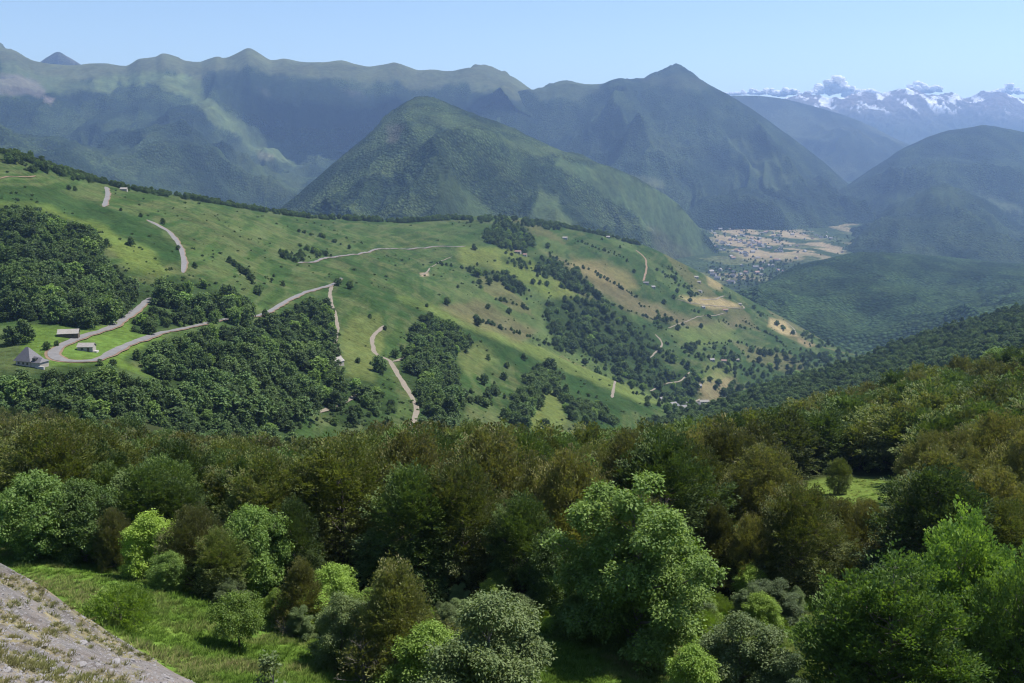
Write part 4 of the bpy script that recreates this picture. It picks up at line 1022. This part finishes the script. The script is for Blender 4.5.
HEDGES = [[(470, 318), (500, 328), (530, 338), (560, 350), (600, 364)], [(600, 300), (630, 312), (655, 320)], [(640, 305), (668, 318), (690, 330)], [(560, 262), (590, 270), (615, 285), (640, 300)],
 [(575, 240), (600, 250), (625, 258)], [(655, 268), (680, 285), (700, 297)], [(700, 345), (735, 342), (760, 350)], [(745, 322), (770, 335), (790, 350)], [(640, 345), (665, 352), (700, 352)], [(650, 372), (690, 378), (720, 366)],
 [(430, 262), (460, 268), (480, 272)], [(495, 300), (520, 306), (545, 318)], [(690, 310), (720, 322), (750, 330)], [(610, 330), (640, 338), (670, 345)], [(705, 262), (740, 285), (780, 312)], [(300, 232), (330, 240), (352, 250)], [(230, 262), (250, 280), (262, 300)]]
hd = []
for line in HEDGES:
    a = np.array(line, float); n_ = int(np.hypot(*np.diff(a, axis=0).T).sum() / 2.2)
    for q in range(n_):
        if rnd.random() < .3: continue
        t = q / n_ * (len(a) - 1); i_ = int(t); p_ = a[i_] * (1 - t + i_) + a[min(i_ + 1, len(a) - 1)] * (t - i_)
        w = hit(p_[0] + rnd.gauss(0, .8), p_[1] + rnd.gauss(0, .5))
        if w is not None: hd.append((w.x, w.y, w.z - .2, rnd.uniform(.3, .95), rnd.choice([0, 1])))
scatter('hedgerow_thicket', hd, hill_src, 'broken hedgerows running between the pastures', 'hedges')
# scrub dots
sh = []
for i in range(5200):
    px = rnd.uniform(0, 840); py = rnd.uniform(160, 430)
    w = hit(px, py)
    if w is None or not road_clear(px, py, 4): continue
    if px < 165 and 320 < py < 385: continue
    k = fbm(np.array([w.x / 90]), np.array([w.y / 90]), 301, 3)[0]
    if k < rnd.uniform(-.15, .5): continue
    sh.append((w.x, w.y, w.z - .1, rnd.uniform(.35, 1.3) * (1 + .4 * (w.y > 1300)), 0))
scatter('undergrowth', sh, [source('hill_shrub')], 'scattered low scrub dotting the hillside pastures', 'scrub')
# crowns that break the outline of the near slope on the right
rsp = []
for i in range(2600):
    px = rnd.uniform(640, 1060); top = float(np.interp(px, [600, 650, 700, 760, 860, 940, 985, 1024, 1180], [437, 422, 408, 388, 358, 328, 315, 307, 275]))
    w = hit(px, top + rnd.uniform(.5, 42), 'wooded_hill')
    if w is None: continue
    rsp.append((w.x, w.y, w.z - .5, rnd.uniform(.7, 1.25), rnd.choice([0, 1, 1])))
scatter('hill_forest', rsp, hill_src, 'green forest on the slope behind the near right-hand wood', 'forest')

ub = []
for i in range(170):
    px = rnd.uniform(120, 1040); D = float(edgeD(px)) + rnd.uniform(-1.5, 9); p = ray_pt(px, 600, D); x = float(p[0]); z = ground_z(x, D, 'ground')
    ub.append((x, D, z - .1, rnd.uniform(.25, .6), rnd.choice([0, 0, 1, 2])))
scatter('thicket', ub, [source('low_bush'), source('sallow_a'), source('lime_a')], 'tangle of low leafy growth along the foot of the wood', 'undergrowth')
C.objects['thicket']['kind'] = 'stuff'
vt = []
for i in range(2600):
    px = rnd.uniform(640, 900); py = rnd.uniform(226, 300)
    w = hit(px, py, 'valley_floor')
    if w is None: continue
    if fbm(np.array([w.x / 220]), np.array([w.y / 500]), 611, 3)[0] < rnd.uniform(-.1, .25): continue
    vt.append((w.x, w.y, w.z - .3, rnd.uniform(.7, 1.5), rnd.choice([0, 1])))
scatter('valley_woodland', vt, hill_src, 'hedges and copses between the fields on the valley floor', 'woodland')
# ---- single trees on the pastures: px of the trunk, row of its foot, height in m
LONE = [(131, 246, 9, 'round dark tree alone above the left wood'), (163, 224, 7, 'small tree on the outer edge of the upper road bend'), (141, 217, 5, 'bush at the top end of the visible road stretch'),
 (121, 211, 4, 'little bush between the two visible upper road stretches'), (75, 191, 6, 'left one of two trees below the upper road'), (69, 190, 6, 'tree beside another on the high pasture at the left'),
 (195, 268, 6, 'shrub just right of the road bend end'), (178, 250, 5, 'shrub hugging the inside of the road bend'), (283, 286, 6, 'single tree on the bare slope above the diagonal road'),
 (272, 281, 4, 'tiny tree left of the single tree above the diagonal road'), (274, 277, 4, 'tiny round bush high above the diagonal road'), (338, 286, 10, 'tree where the track leaves the road'),
 (350, 289, 10, 'bushy tree just right of the road end'), (379, 372, 14, 'round dark tree beside the gravel track bend'), (385, 330, 5, 'small tree at the top of the gravel track'), (358, 363, 5, 'small tree in the mown field left of the gravel track'),
 (395, 358, 9, 'tree right of the gravel track junction'), (402, 352, 7, 'second tree right of the gravel track junction'), (370, 318, 5, 'thin tree on the slope above the gravel track'),
 (447, 305, 12, 'dark tree alone below the crossing pasture track'), (509, 314, 11, 'dark round tree in the pasture below the hedgerow'), (478, 326, 12, 'tree on the diagonal crest of the near spur'),
 (474, 250, 13, 'dark tree at the right end of the crossing road'), (470, 272, 12, 'leftmost tree of the hedgerow across the pasture'), (548, 248, 13, 'tree alone near the right pasture top'),
 (533, 284, 11, 'left tree of the trio right of the hedgerow'), (540, 285, 11, 'middle tree of the trio right of the hedgerow'), (547, 286, 11, 'right tree of the trio right of the hedgerow'),
 (488, 309, 9, 'small pale tree on the middle pasture'), (427, 307, 5, 'tiny bush left of the lone pasture tree'), (458, 288, 6, 'small bush near the bare patch'),
 (565, 300, 10, 'tree at the upper tip of the gully wood'), (620, 236 + 12, 8, 'tree on the far pasture top'), (602, 240, 7, 'bush below the crest on the far pasture'), (596, 305, 7, 'tree right above the gully wood'),
 (627, 262, 9, 'tree left of the far winding road'), (634, 273, 10, 'tree beside the far winding road'), (664, 304, 12, 'tree at the hairpin field of the far slope'), (674, 299, 12, 'tree where the far road meets the tan field'),
 (657, 271, 9, 'tree right of the far winding road'), (701, 328, 12, 'tree on the far green field'), (678, 330, 13, 'tree on the track above the valley village'), (694, 375, 11, 'tree in the green field above the village'), (719, 368, 14, 'tall tree in the field below the barn row'),
 (729, 372, 14, 'tree right of the tall one below the barn row'), (734, 386, 14, 'tree at the dry field above the stream'), (716, 390, 12, 'tree on the dry field above the village'), (612, 425, 12, 'dark tree under the short pale track'),
 (545, 428, 9, 'dark shrub at the foot of the bright strip field'), (559, 395, 10, 'left tree of the pair right of the bright strip field'), (566, 392, 10, 'right tree of the pair right of the bright strip field'),
 (504, 374 + 6, 9, 'tree at the upper right of the middle slope'), (487, 402, 10, 'round tree by the spur hollow'), (478, 404, 8, 'smaller tree by the spur hollow'), (524, 360, 9, 'tree on the spur below the crest'),
 (507, 368, 8, 'thin tree on the spur'), (488, 360, 7, 'bush in the spur field'), (25, 342, 13, 'big leafy tree by the slate-roofed house'), (12, 345, 11, 'left tree by the slate-roofed house'),
 (47, 350, 5, 'small tree behind the outer hairpin edge'), (57, 346, 3.5, 'tiny tree between the hairpin and the house'), (100, 366, 4, 'low tree below the hairpin'), (113, 367, 4.5, 'low tree at the corner of the lower meadow')]
for px, py, hh, lb in LONE:
    w = hit(px, py)
    if w is None: continue
    k = 'hill_%d' % rnd.choice([0, 1])
    put_tree('pasture_tree', k, w.x, w.y, w.z - .2, hh / 9.0, rnd.uniform(0, 6), lb, 'tree', 'single trees on the hillside pastures')

# ------------------------------------------------------------------ buildings
def box_vf(x0, x1, y0, y1, z0, z1):
    v = [(x0, y0, z0), (x1, y0, z0), (x1, y1, z0), (x0, y1, z0), (x0, y0, z1), (x1, y0, z1), (x1, y1, z1), (x0, y1, z1)]
    f = [(0, 3, 2, 1), (4, 5, 6, 7), (0, 1, 5, 4), (1, 2, 6, 5), (2, 3, 7, 6), (3, 0, 4, 7)]
    return v, f
def pymesh(name, v, f, mat):
    me = bpy.data.meshes.new(name); me.from_pydata(v, [], f); me.update(); me.materials.append(mat); return me
def boxm(name, b, mat, parent): return link(name, pymesh(name, *box_vf(*b), mat), parent)
def gable_walls(L, Wd, h, rh):
    x, y = L / 2, Wd / 2
    v = [(-x, -y, -2), (x, -y, -2), (x, y, -2), (-x, y, -2), (-x, -y, h), (x, -y, h), (x, y, h), (-x, y, h), (-x, 0, h + rh), (x, 0, h + rh)]
    f = [(0, 1, 5, 4), (2, 3, 7, 6), (1, 2, 6, 9, 5), (3, 0, 4, 8, 7), (0, 3, 2, 1)]
    return v, f
def gable_roof(L, Wd, h, rh, o=.45, t=.22):
    x, y = L / 2 + o, Wd / 2 + o; s = rh / (Wd / 2); ze = h - o * s; zr = h + rh
    v = []; f = []
    for z in (0.06, t):
        v += [(-x, -y, ze + z), (x, -y, ze + z), (x, 0, zr + z), (-x, 0, zr + z), (x, y, ze + z), (-x, y, ze + z)]
    f = [(6, 7, 8, 9), (9, 8, 10, 11), (0, 3, 2, 1), (3, 5, 4, 2), (0, 1, 7, 6), (5, 11, 10, 4), (1, 2, 8, 7), (2, 4, 10, 8), (0, 6, 9, 3), (3, 9, 11, 5)]
    return v, f
def house(name, px, py, L, Wd, h, rh, rot, wallm, roofm, label, cat, group=None, openings=(), chim=False, sheetn='hillside'):
    w = hit(px, py, sheetn)
    if w is None: return None
    e = bpy.data.objects.new(name, None); C.objects.link(e); e.location = (w.x, w.y, w.z - .1); e.rotation_euler = (0, 0, rot)
    tag(e, label, cat, group)
    link('wall', pymesh('wall', *gable_walls(L, Wd, h, rh), M[wallm]), e)
    r = link('roof', pymesh('roof', *gable_roof(L, Wd, h, rh), M[roofm]), e)
    if chim: boxm('chimney', (L * .3, L * .3 + .8, -.4, .4, h + rh * .6, h + rh + 1.1), M['wall'], r)
    for (kind, x, zb, ww, hh2) in openings: boxm(kind, (x - ww / 2, x + ww / 2, -Wd / 2 - .06, -Wd / 2 + .1, zb, zb + hh2), M['glass' if kind == 'window' else 'wood'], e)
    return e
# slate-roofed house with a tall hipped roof and a lower annex
w = hit(29, 364)
e = bpy.data.objects.new('slate_house', None); C.objects.link(e); e.location = (w.x, w.y, w.z - .2); e.rotation_euler = (0, 0, math.radians(-18))
tag(e, 'house with tall pointed slate roof below the hairpin road', 'house')
boxm('wall', (-4.4, 4.4, -3.8, 3.8, -2, 2.8), M['wall'], e)
v = [(-5.2, -4.6, 2.5), (5.2, -4.6, 2.5), (5.2, 4.6, 2.5), (-5.2, 4.6, 2.5), (-1.0, 0, 8.8), (0.6, 0, 8.8)]
link('roof', pymesh('roof', v, [(0, 1, 5, 4), (1, 2, 5), (2, 3, 4, 5), (3, 0, 4), (0, 3, 2, 1)], M['slate']), e)
boxm('annex', (4.4, 10.2, -3.6, 2.2, -2, 2.2), M['wall'], e)
v = [(4.3, -4.2, 2.2), (10.7, -4.2, 2.2), (10.7, 2.7, 2.2), (4.3, 2.7, 2.2), (4.3, -.7, 4.6), (9.2, -.7, 4.0)]
ar = link('annex_roof', pymesh('annex_roof', v, [(0, 1, 5, 4), (1, 2, 5), (2, 3, 4, 5), (3, 0, 4), (0, 3, 2, 1)], M['slate']), e)
boxm('dormer', (5.6, 7.4, -3.4, -1.6, 3.0, 4.2), M['glass'], ar)
for x in (-2.6, 0.2, 2.7): boxm('window', (x - .55, x + .55, -3.87, -3.7, .7, 1.9), M['glass'], e)
boxm('terrace', (8.0, 13.0, -4.4, -3.65, -2, .5), M['white'], e)
house('roadside_barn', 69, 337, 10.5, 6, 2.6, 1.9, math.radians(14), 'wood', 'paleroof', 'long low barn with pale roof on the outer side of the hairpin', 'barn', None, (('door', -3, 0, 1.6, 2), ('window', 2.5, .9, 1, .9)))
house('roadside_hut', 87, 350.5, 8.0, 5, 2.6, 1.6, math.radians(2), 'wall', 'paleroof', 'small hut with pale roof inside the loop of the hairpin', 'hut', None, (('door', 1.6, 0, 1.2, 2), ('window', -1.6, .9, 1.4, 1)))
w = hit(93, 351.5)
st = bpy.data.objects.new('stone_terrace', pymesh('stone_terrace', *box_vf(-2.6, 2.6, -1.6, 1.6, -1, .45), M['white'])); C.objects.link(st); st.location = w; tag(st, 'pale paved platform beside the hut in the hairpin loop', 'platform')
house('field_barn', 337, 364, 8.5, 7, 2.6, 2.6, math.radians(60), 'wall', 'paleroof', 'grey-roofed barn at the lower end of the thin earth track', 'barn', None, (('door', 0, 0, 2, 2.2),))
house('white_cabin', 539, 372, 7, 5, 3, 1.8, .3, 'white', 'white', 'tiny white cabin among trees above the bright strip field', 'cabin')
house('crest_farmhouse', 124, 190.8, 8, 5, 2.4, 1.6, .1, 'wall', 'paleroof', 'grey farmhouse half hidden in the crest trees near the upper road', 'house')
VIL = [(672, 407, 14, 9, 4, 3.5, .5, 'slate', 'slate-roofed house at the left end of the stream hamlet'), (677, 409, 12, 8, 4, 3.5, 1.3, 'slate', 'steep grey-roofed house left of the hamlet lane'),
 (683, 409.5, 11, 8, 4, 3, .2, 'slate', 'grey house beside the foot of the hamlet lane'), (690, 406, 14, 8, 4, 3.2, .1, 'slate', 'long grey-roofed house right of the hamlet lane'),
 (697, 406, 11, 8, 4, 3, -.2, 'slate', 'lower grey-roofed house at the right end of the hamlet'), (704, 403, 16, 7, 3, 2.5, .1, 'wall', 'low long shed right of the hamlet'), (662, 400, 10, 7, 3, 2.6, .6, 'slate', 'grey house up the bank left of the hamlet'),
 (667, 402, 9, 7, 3, 2.6, 1.0, 'slate', 'little house squeezed above the hamlet'), (699, 387, 9, 6, 3, 2.4, .4, 'slate', 'grey barn in the dry field above the hamlet')]
for i, (px, py, L, Wd, h, rh, rot, rf, lb) in enumerate(VIL):
    house('village_house', px, py, L, Wd, h, rh, rot, 'white' if i % 2 else 'wall', 'slate' if rf == 'slate' else 'paleroof', lb, 'house', 'houses of the stream hamlet', (('window', -2, 1.2, 1.2, 1.3), ('window', 2, 1.2, 1.2, 1.3)), i % 2 == 0)
FARM = [(736, 361, 16, 8, 'paleroof', 'long pale barn in the row above the green field'), (724, 362, 14, 8, 'redroof', 'brown-roofed barn left in the row above the green field'), (712, 361, 12, 8, 'slate', 'dark barn at the left end of the row above the green field'),
 (518, 253, 16, 9, 'redroof', 'red-brown roofed farmhouse below the crest wood'), (525, 256, 10, 7, 'redroof', 'small red-brown shed beside the crest farmhouse'), (565, 239, 14, 8, 'paleroof', 'pale farm building on the far pasture top'),
 (608, 238, 12, 8, 'white', 'white farmhouse on the far crest'), (616, 236, 12, 8, 'paleroof', 'pale-roofed farmhouse on the far crest edge'), (646, 284, 16, 9, 'slate', 'blue-grey roofed house at the lower end of the winding road'), (653, 288, 12, 8, 'slate', 'second blue-grey house below the winding road'),
 (691, 267, 16, 10, 'white', 'white tower-like house on the far ridge edge'), (696, 278, 14, 9, 'paleroof', 'pale house above the tan hairpin field'), (699, 283, 12, 9, 'white', 'white house below the pale one on the far ridge'), (703, 308, 12, 7, 'paleroof', 'pale shed inside the far hairpin'),
 (700, 292, 13, 8, 'paleroof', 'pale-roofed barn over the far hairpin'), (725, 311, 18, 7, 'redroof', 'brown-roofed shed below the far hairpin'), (740, 305, 10, 8, 'white', 'white shed at the far hairpin tip')]
for i, (px, py, L, Wd, rf, lb) in enumerate(FARM):
    house('farmhouse', px, py, L * .78, Wd * .8, 3.2, 2.4, rnd.uniform(-.6, .6), 'white' if i % 3 else 'wall', 'paleroof' if rf == 'white' else rf, lb, 'house', None, (('window', -2, 1.2, 1.5, 1.4), ('window', 2, 1.2, 1.5, 1.4)))
# the village far down in the valley: tiny houses
base_w = pymesh('wall', *gable_walls(16, 11, 6, 4), M['white']); roofs = [pymesh('roof', *gable_roof(16, 11, 6, 4, .6), M[k]) for k in ('slate', 'paleroof', 'redroof', 'slate')]
vc = 0
for i in range(400):
    px = rnd.gauss(738, 24); py = rnd.gauss(243 + (px - 738) * .12, 9)
    if i % 3 == 0: px = rnd.gauss(745, 22); py = rnd.gauss(268, 9)
    if i % 9 == 0: px = rnd.uniform(770, 850); py = rnd.uniform(232, 262)
    w = hit(px, py, 'valley_floor')
    if w is None or vc >= 150: continue
    e = bpy.data.objects.new('village_house', None); C.objects.link(e); e.location = w; e.rotation_euler = (0, 0, rnd.uniform(0, 3.1)); s = rnd.uniform(.8, 1.7); e.scale = (s, s, s * .9)
    tag(e, 'tiny house of the village far down on the valley floor', 'house', 'houses of the valley village')
    link('wall', base_w, e); link('roof', rnd.choice(roofs), e); vc += 1

# ------------------------------------------------------------------ grass, stones
def tuft_mesh(name, seed, n, h, w):
    rng = np.random.default_rng(seed); V = []; Fq = []; col = []
    for i in range(n):
        a = rng.uniform(0, 6.28); r = rng.uniform(0, w); b = np.array([math.cos(a) * r, math.sin(a) * r, -.03]); l = h * rng.uniform(.6, 1.2)
        d = np.array([math.cos(a) * rng.uniform(.1, .7), math.sin(a) * rng.uniform(.1, .7), 1.0]); sd = np.array([-math.sin(a + .5), math.cos(a + .5), 0]) * .012 * (1 + h)
        m = b + d * l * .55; t = b + d * l + np.array([d[0], d[1], -.25]) * l * .3
        k = len(V); V += [b - sd, b + sd, m + sd * .8, m - sd * .8, t + sd * .1, t - sd * .1]; Fq += [(k, k + 1, k + 2, k + 3), (k + 3, k + 2, k + 4, k + 5)]
        c = (rng.random(), rng.random(), 0, 1); col += [c] * 6
    return bpy.data.objects.new(name, fast_mesh(name, np.array(V), np.array(Fq), M['grass'], False, {'tint': ('FLOAT_COLOR', np.array(col))}))
tufts = [tuft_mesh('tuft_%d' % i, 60 + i, 60, .15 + .05 * i, .30 + .06 * i) for i in range(3)]
gp = []; dp = []
rng0 = np.random.default_rng(77)
for i in range(42000):
    px = rnd.uniform(-30, 1060); py = rnd.uniform(545, 760) if i % 5 else rnd.uniform(470, 560)
    w = hit(px, py, 'ground')
    if w is None or w.y > 180 or w.y < 16: continue
    if w.y > float(edgeD(px)) + 9 and not (760 < px < 950 and py < 530): continue
    P_ = np.array([[w.x, w.y, w.z]]); b = bank_mask(P_, np.array([px]), np.array([py]))[0]
    if b > .5:
        cl_ = fbm(np.array([w.x / .9]), np.array([w.y / .9]), 31, 4)[0] * 1.2 + fbm(np.array([w.x / 6]), np.array([w.y / 6]), 33, 2)[0] * .5
        if cl_ < rnd.uniform(-.1, .9): continue
        dp.append((w.x, w.y, w.z, rnd.uniform(.3, .75), 0))
    else: gp.append((w.x, w.y, w.z, rnd.uniform(.6, 1.4), rnd.choice([0, 1, 2])))
scatter('grass', gp, tufts, 'green and straw-coloured grass of the meadow and bank', 'grass')
dry = bpy.data.objects.new('dry_tuft', tufts[0].data.copy()); dry.data.materials.clear(); dry.data.materials.append(M['drygrass'])
scatter('dry_grass', dp, [dry], 'straw-coloured and green tufts on the stony bank', 'grass')
def stone(name, seed):
    rng = np.random.default_rng(seed); import bmesh
    bm = bmesh.new(); bmesh.ops.create_icosphere(bm, subdivisions=2, radius=1)
    s = rng.uniform(.6, 1.2, 3) * np.array([1, 1, .6])
    pl = rng.normal(size=(7, 3)); pl /= np.linalg.norm(pl, axis=1)[:, None]; dd = rng.uniform(.55, .8, 7)
    for v in bm.verts:
        p = np.array(v.co)
        for q, d in zip(pl, dd):
            o = p @ q - d
            if o > 0: p = p - q * o
        v.co = Vector(p * s)
    me = bpy.data.meshes.new(name); bm.to_mesh(me); bm.free(); me.materials.append(M['rock']); return bpy.data.objects.new(name, me)
stones = [stone('stone_%d' % i, 80 + i) for i in range(4)]
rp = []
for i in range(16000):
    px = rnd.uniform(-40, 270); py = rnd.uniform(565, 760)
    w = hit(px, py, 'ground')
    if w is None or w.y > 60: continue
    b = bank_mask(np.array([[w.x, w.y, w.z]]), np.array([px]), np.array([py]))[0]
    if b < .45: continue
    rp.append((w.x, w.y, w.z, .022 + .05 * rnd.random() ** 3 + (.16 * rnd.random() if rnd.random() < .012 else 0), rnd.randrange(4)))
scatter('gravel', rp, stones, 'broken grey stones on the bare bank', 'gravel')

# ------------------------------------------------------------------ clouds far behind the snowy range
def cloud(px, py, wpx, hpx, D, seed, label):
    rng = np.random.default_rng(seed); import bmesh
    c = ray_pt(px, py, D); s = D / F
    bm = bmesh.new()
    for i in range(70):
        t = rng.uniform(-1, 1); env = 1 - abs(t) ** 1.7
        r = s * hpx * rng.uniform(.09, .22) * (.5 + .6 * env)
        x = t * s * wpx * .5; z = rng.uniform(0, 1) ** 1.1 * s * hpx * .8 * env * (.55 + .45 * math.sin(t * 4 + seed)); y = rng.uniform(-.3, .3) * s * hpx
        m = bmesh.ops.create_icosphere(bm, subdivisions=3, radius=r)
        for v in m['verts']:
            q = np.array(v.co) / r
            k = 1 + .5 * float(fbm(np.array([q[0] * 2 + i]), np.array([q[1] * 2 + q[2] * 1.7 + i * 3]), seed, 3)[0])
            v.co = Vector((q[0] * r * k * 1.25 + x, q[1] * r * k + y, q[2] * r * k * .8 + z))
    me = bpy.data.meshes.new('cloud'); bm.to_mesh(me); bm.free(); me.materials.append(M['cloud'])
    for p in me.polygons: p.use_smooth = True
    o = link('cloud', me, None, (float(c[0]), float(c[1]), float(c[2]))); tag(o, label, 'cloud'); return o
s = NT('cloud_white')
dd_ = s.n('ShaderNodeBsdfDiffuse', {'Color': (1, 1, 1, 1)}); tt_ = s.n('ShaderNodeBsdfTranslucent', {'Color': (1, 1, 1, 1)})
M['cloud'] = s.fin(s.n('ShaderNodeMixShader', {0: .5, 1: dd_.outputs[0], 2: tt_.outputs[0]}).outputs[0])
cloud(842, 93, 70, 22, 22000, 3, 'largest white cloud towering over the snowy peaks')
cloud(924, 91, 34, 16, 22000, 4, 'small round white cloud over the middle of the snowy peaks')
cloud(780, 94, 40, 14, 23000, 5, 'ragged thin cloud left of the largest cloud')
cloud(742, 94, 46, 8, 23000, 6, 'low flat cloud behind the shoulder of the broad mountain')
cloud(1004, 93, 40, 13, 23000, 7, 'thin cloud at the right edge above the snowy peaks')

# ------------------------------------------------------------------ haze
s = NT('thin_haze')
vol = s.n('ShaderNodeVolumePrincipled', {'Color': (.40, .60, 1.0, 1), 'Density': 5.0e-5, 'Anisotropy': .35})
s.t.links.new(vol.outputs[0], s.out.inputs['Volume'])
BOXTOP = max(max(v.co.z for v in o.data.vertices) for o in C.objects if o.get('kind') == 'structure' and o.type == 'MESH') + 25; print('top', BOXTOP)
hz = link('haze', pymesh('haze', *box_vf(-34100, 34100, -5000, 20500, -762, BOXTOP), s.m)); tag(hz, 'thin blue summer haze filling the valley', 'haze', None, 'stuff')

# ------------------------------------------------------------------ light, sky, camera
EL, AZ = math.radians(60), math.radians(72)
wd = bpy.data.worlds.new('World'); SC.world = wd; wd.use_nodes = True; nt = wd.node_tree
skyn = nt.nodes.new('ShaderNodeTexSky'); skyn.sky_type = 'NISHITA'; skyn.sun_disc = False; skyn.sun_elevation = EL; skyn.sun_rotation = AZ
skyn.altitude = 1500; skyn.air_density = 1.0; skyn.dust_density = .6; skyn.ozone_density = 1.5
bg = nt.nodes['Background']; bg.inputs['Strength'].default_value = .085; nt.links.new(skyn.outputs[0], bg.inputs['Color'])
sl = bpy.data.lights.new('sun', 'SUN'); sl.energy = 4.2; sl.angle = math.radians(.5); sl.color = (1, .95, .87)
so = bpy.data.objects.new('sun', sl); C.objects.link(so)
dirv = Vector((math.sin(AZ) * math.cos(EL), math.cos(AZ) * math.cos(EL), math.sin(EL)))
so.rotation_euler = dirv.to_track_quat('Z', 'Y').to_euler()
cam = bpy.data.cameras.new('camera'); co = bpy.data.objects.new('camera', cam); C.objects.link(co)
cam.sensor_width = 36; cam.lens = 36 * F / 1024; cam.clip_start = .5; cam.clip_end = 120000
co.location = (0, 0, 0); co.rotation_euler = (PI / 2 - TH, 0, 0); SC.camera = co
SC.view_settings.view_transform = 'Standard'; SC.view_settings.look = 'None'; SC.view_settings.exposure = .95; SC.view_settings.gamma = 1
cy = SC.cycles
cy.filter_width = 1.15; cy.max_bounces = 7; cy.diffuse_bounces = 4; cy.glossy_bounces = 1; cy.transmission_bounces = 3; cy.volume_bounces = 5; cy.transparent_max_bounces = 4
cy.use_denoising = True; cy.caustics_reflective = False; cy.caustics_refractive = False
try: cy.denoiser = 'OPENIMAGEDENOISE'; cy.denoising_prefilter = 'ACCURATE'
except Exception: pass
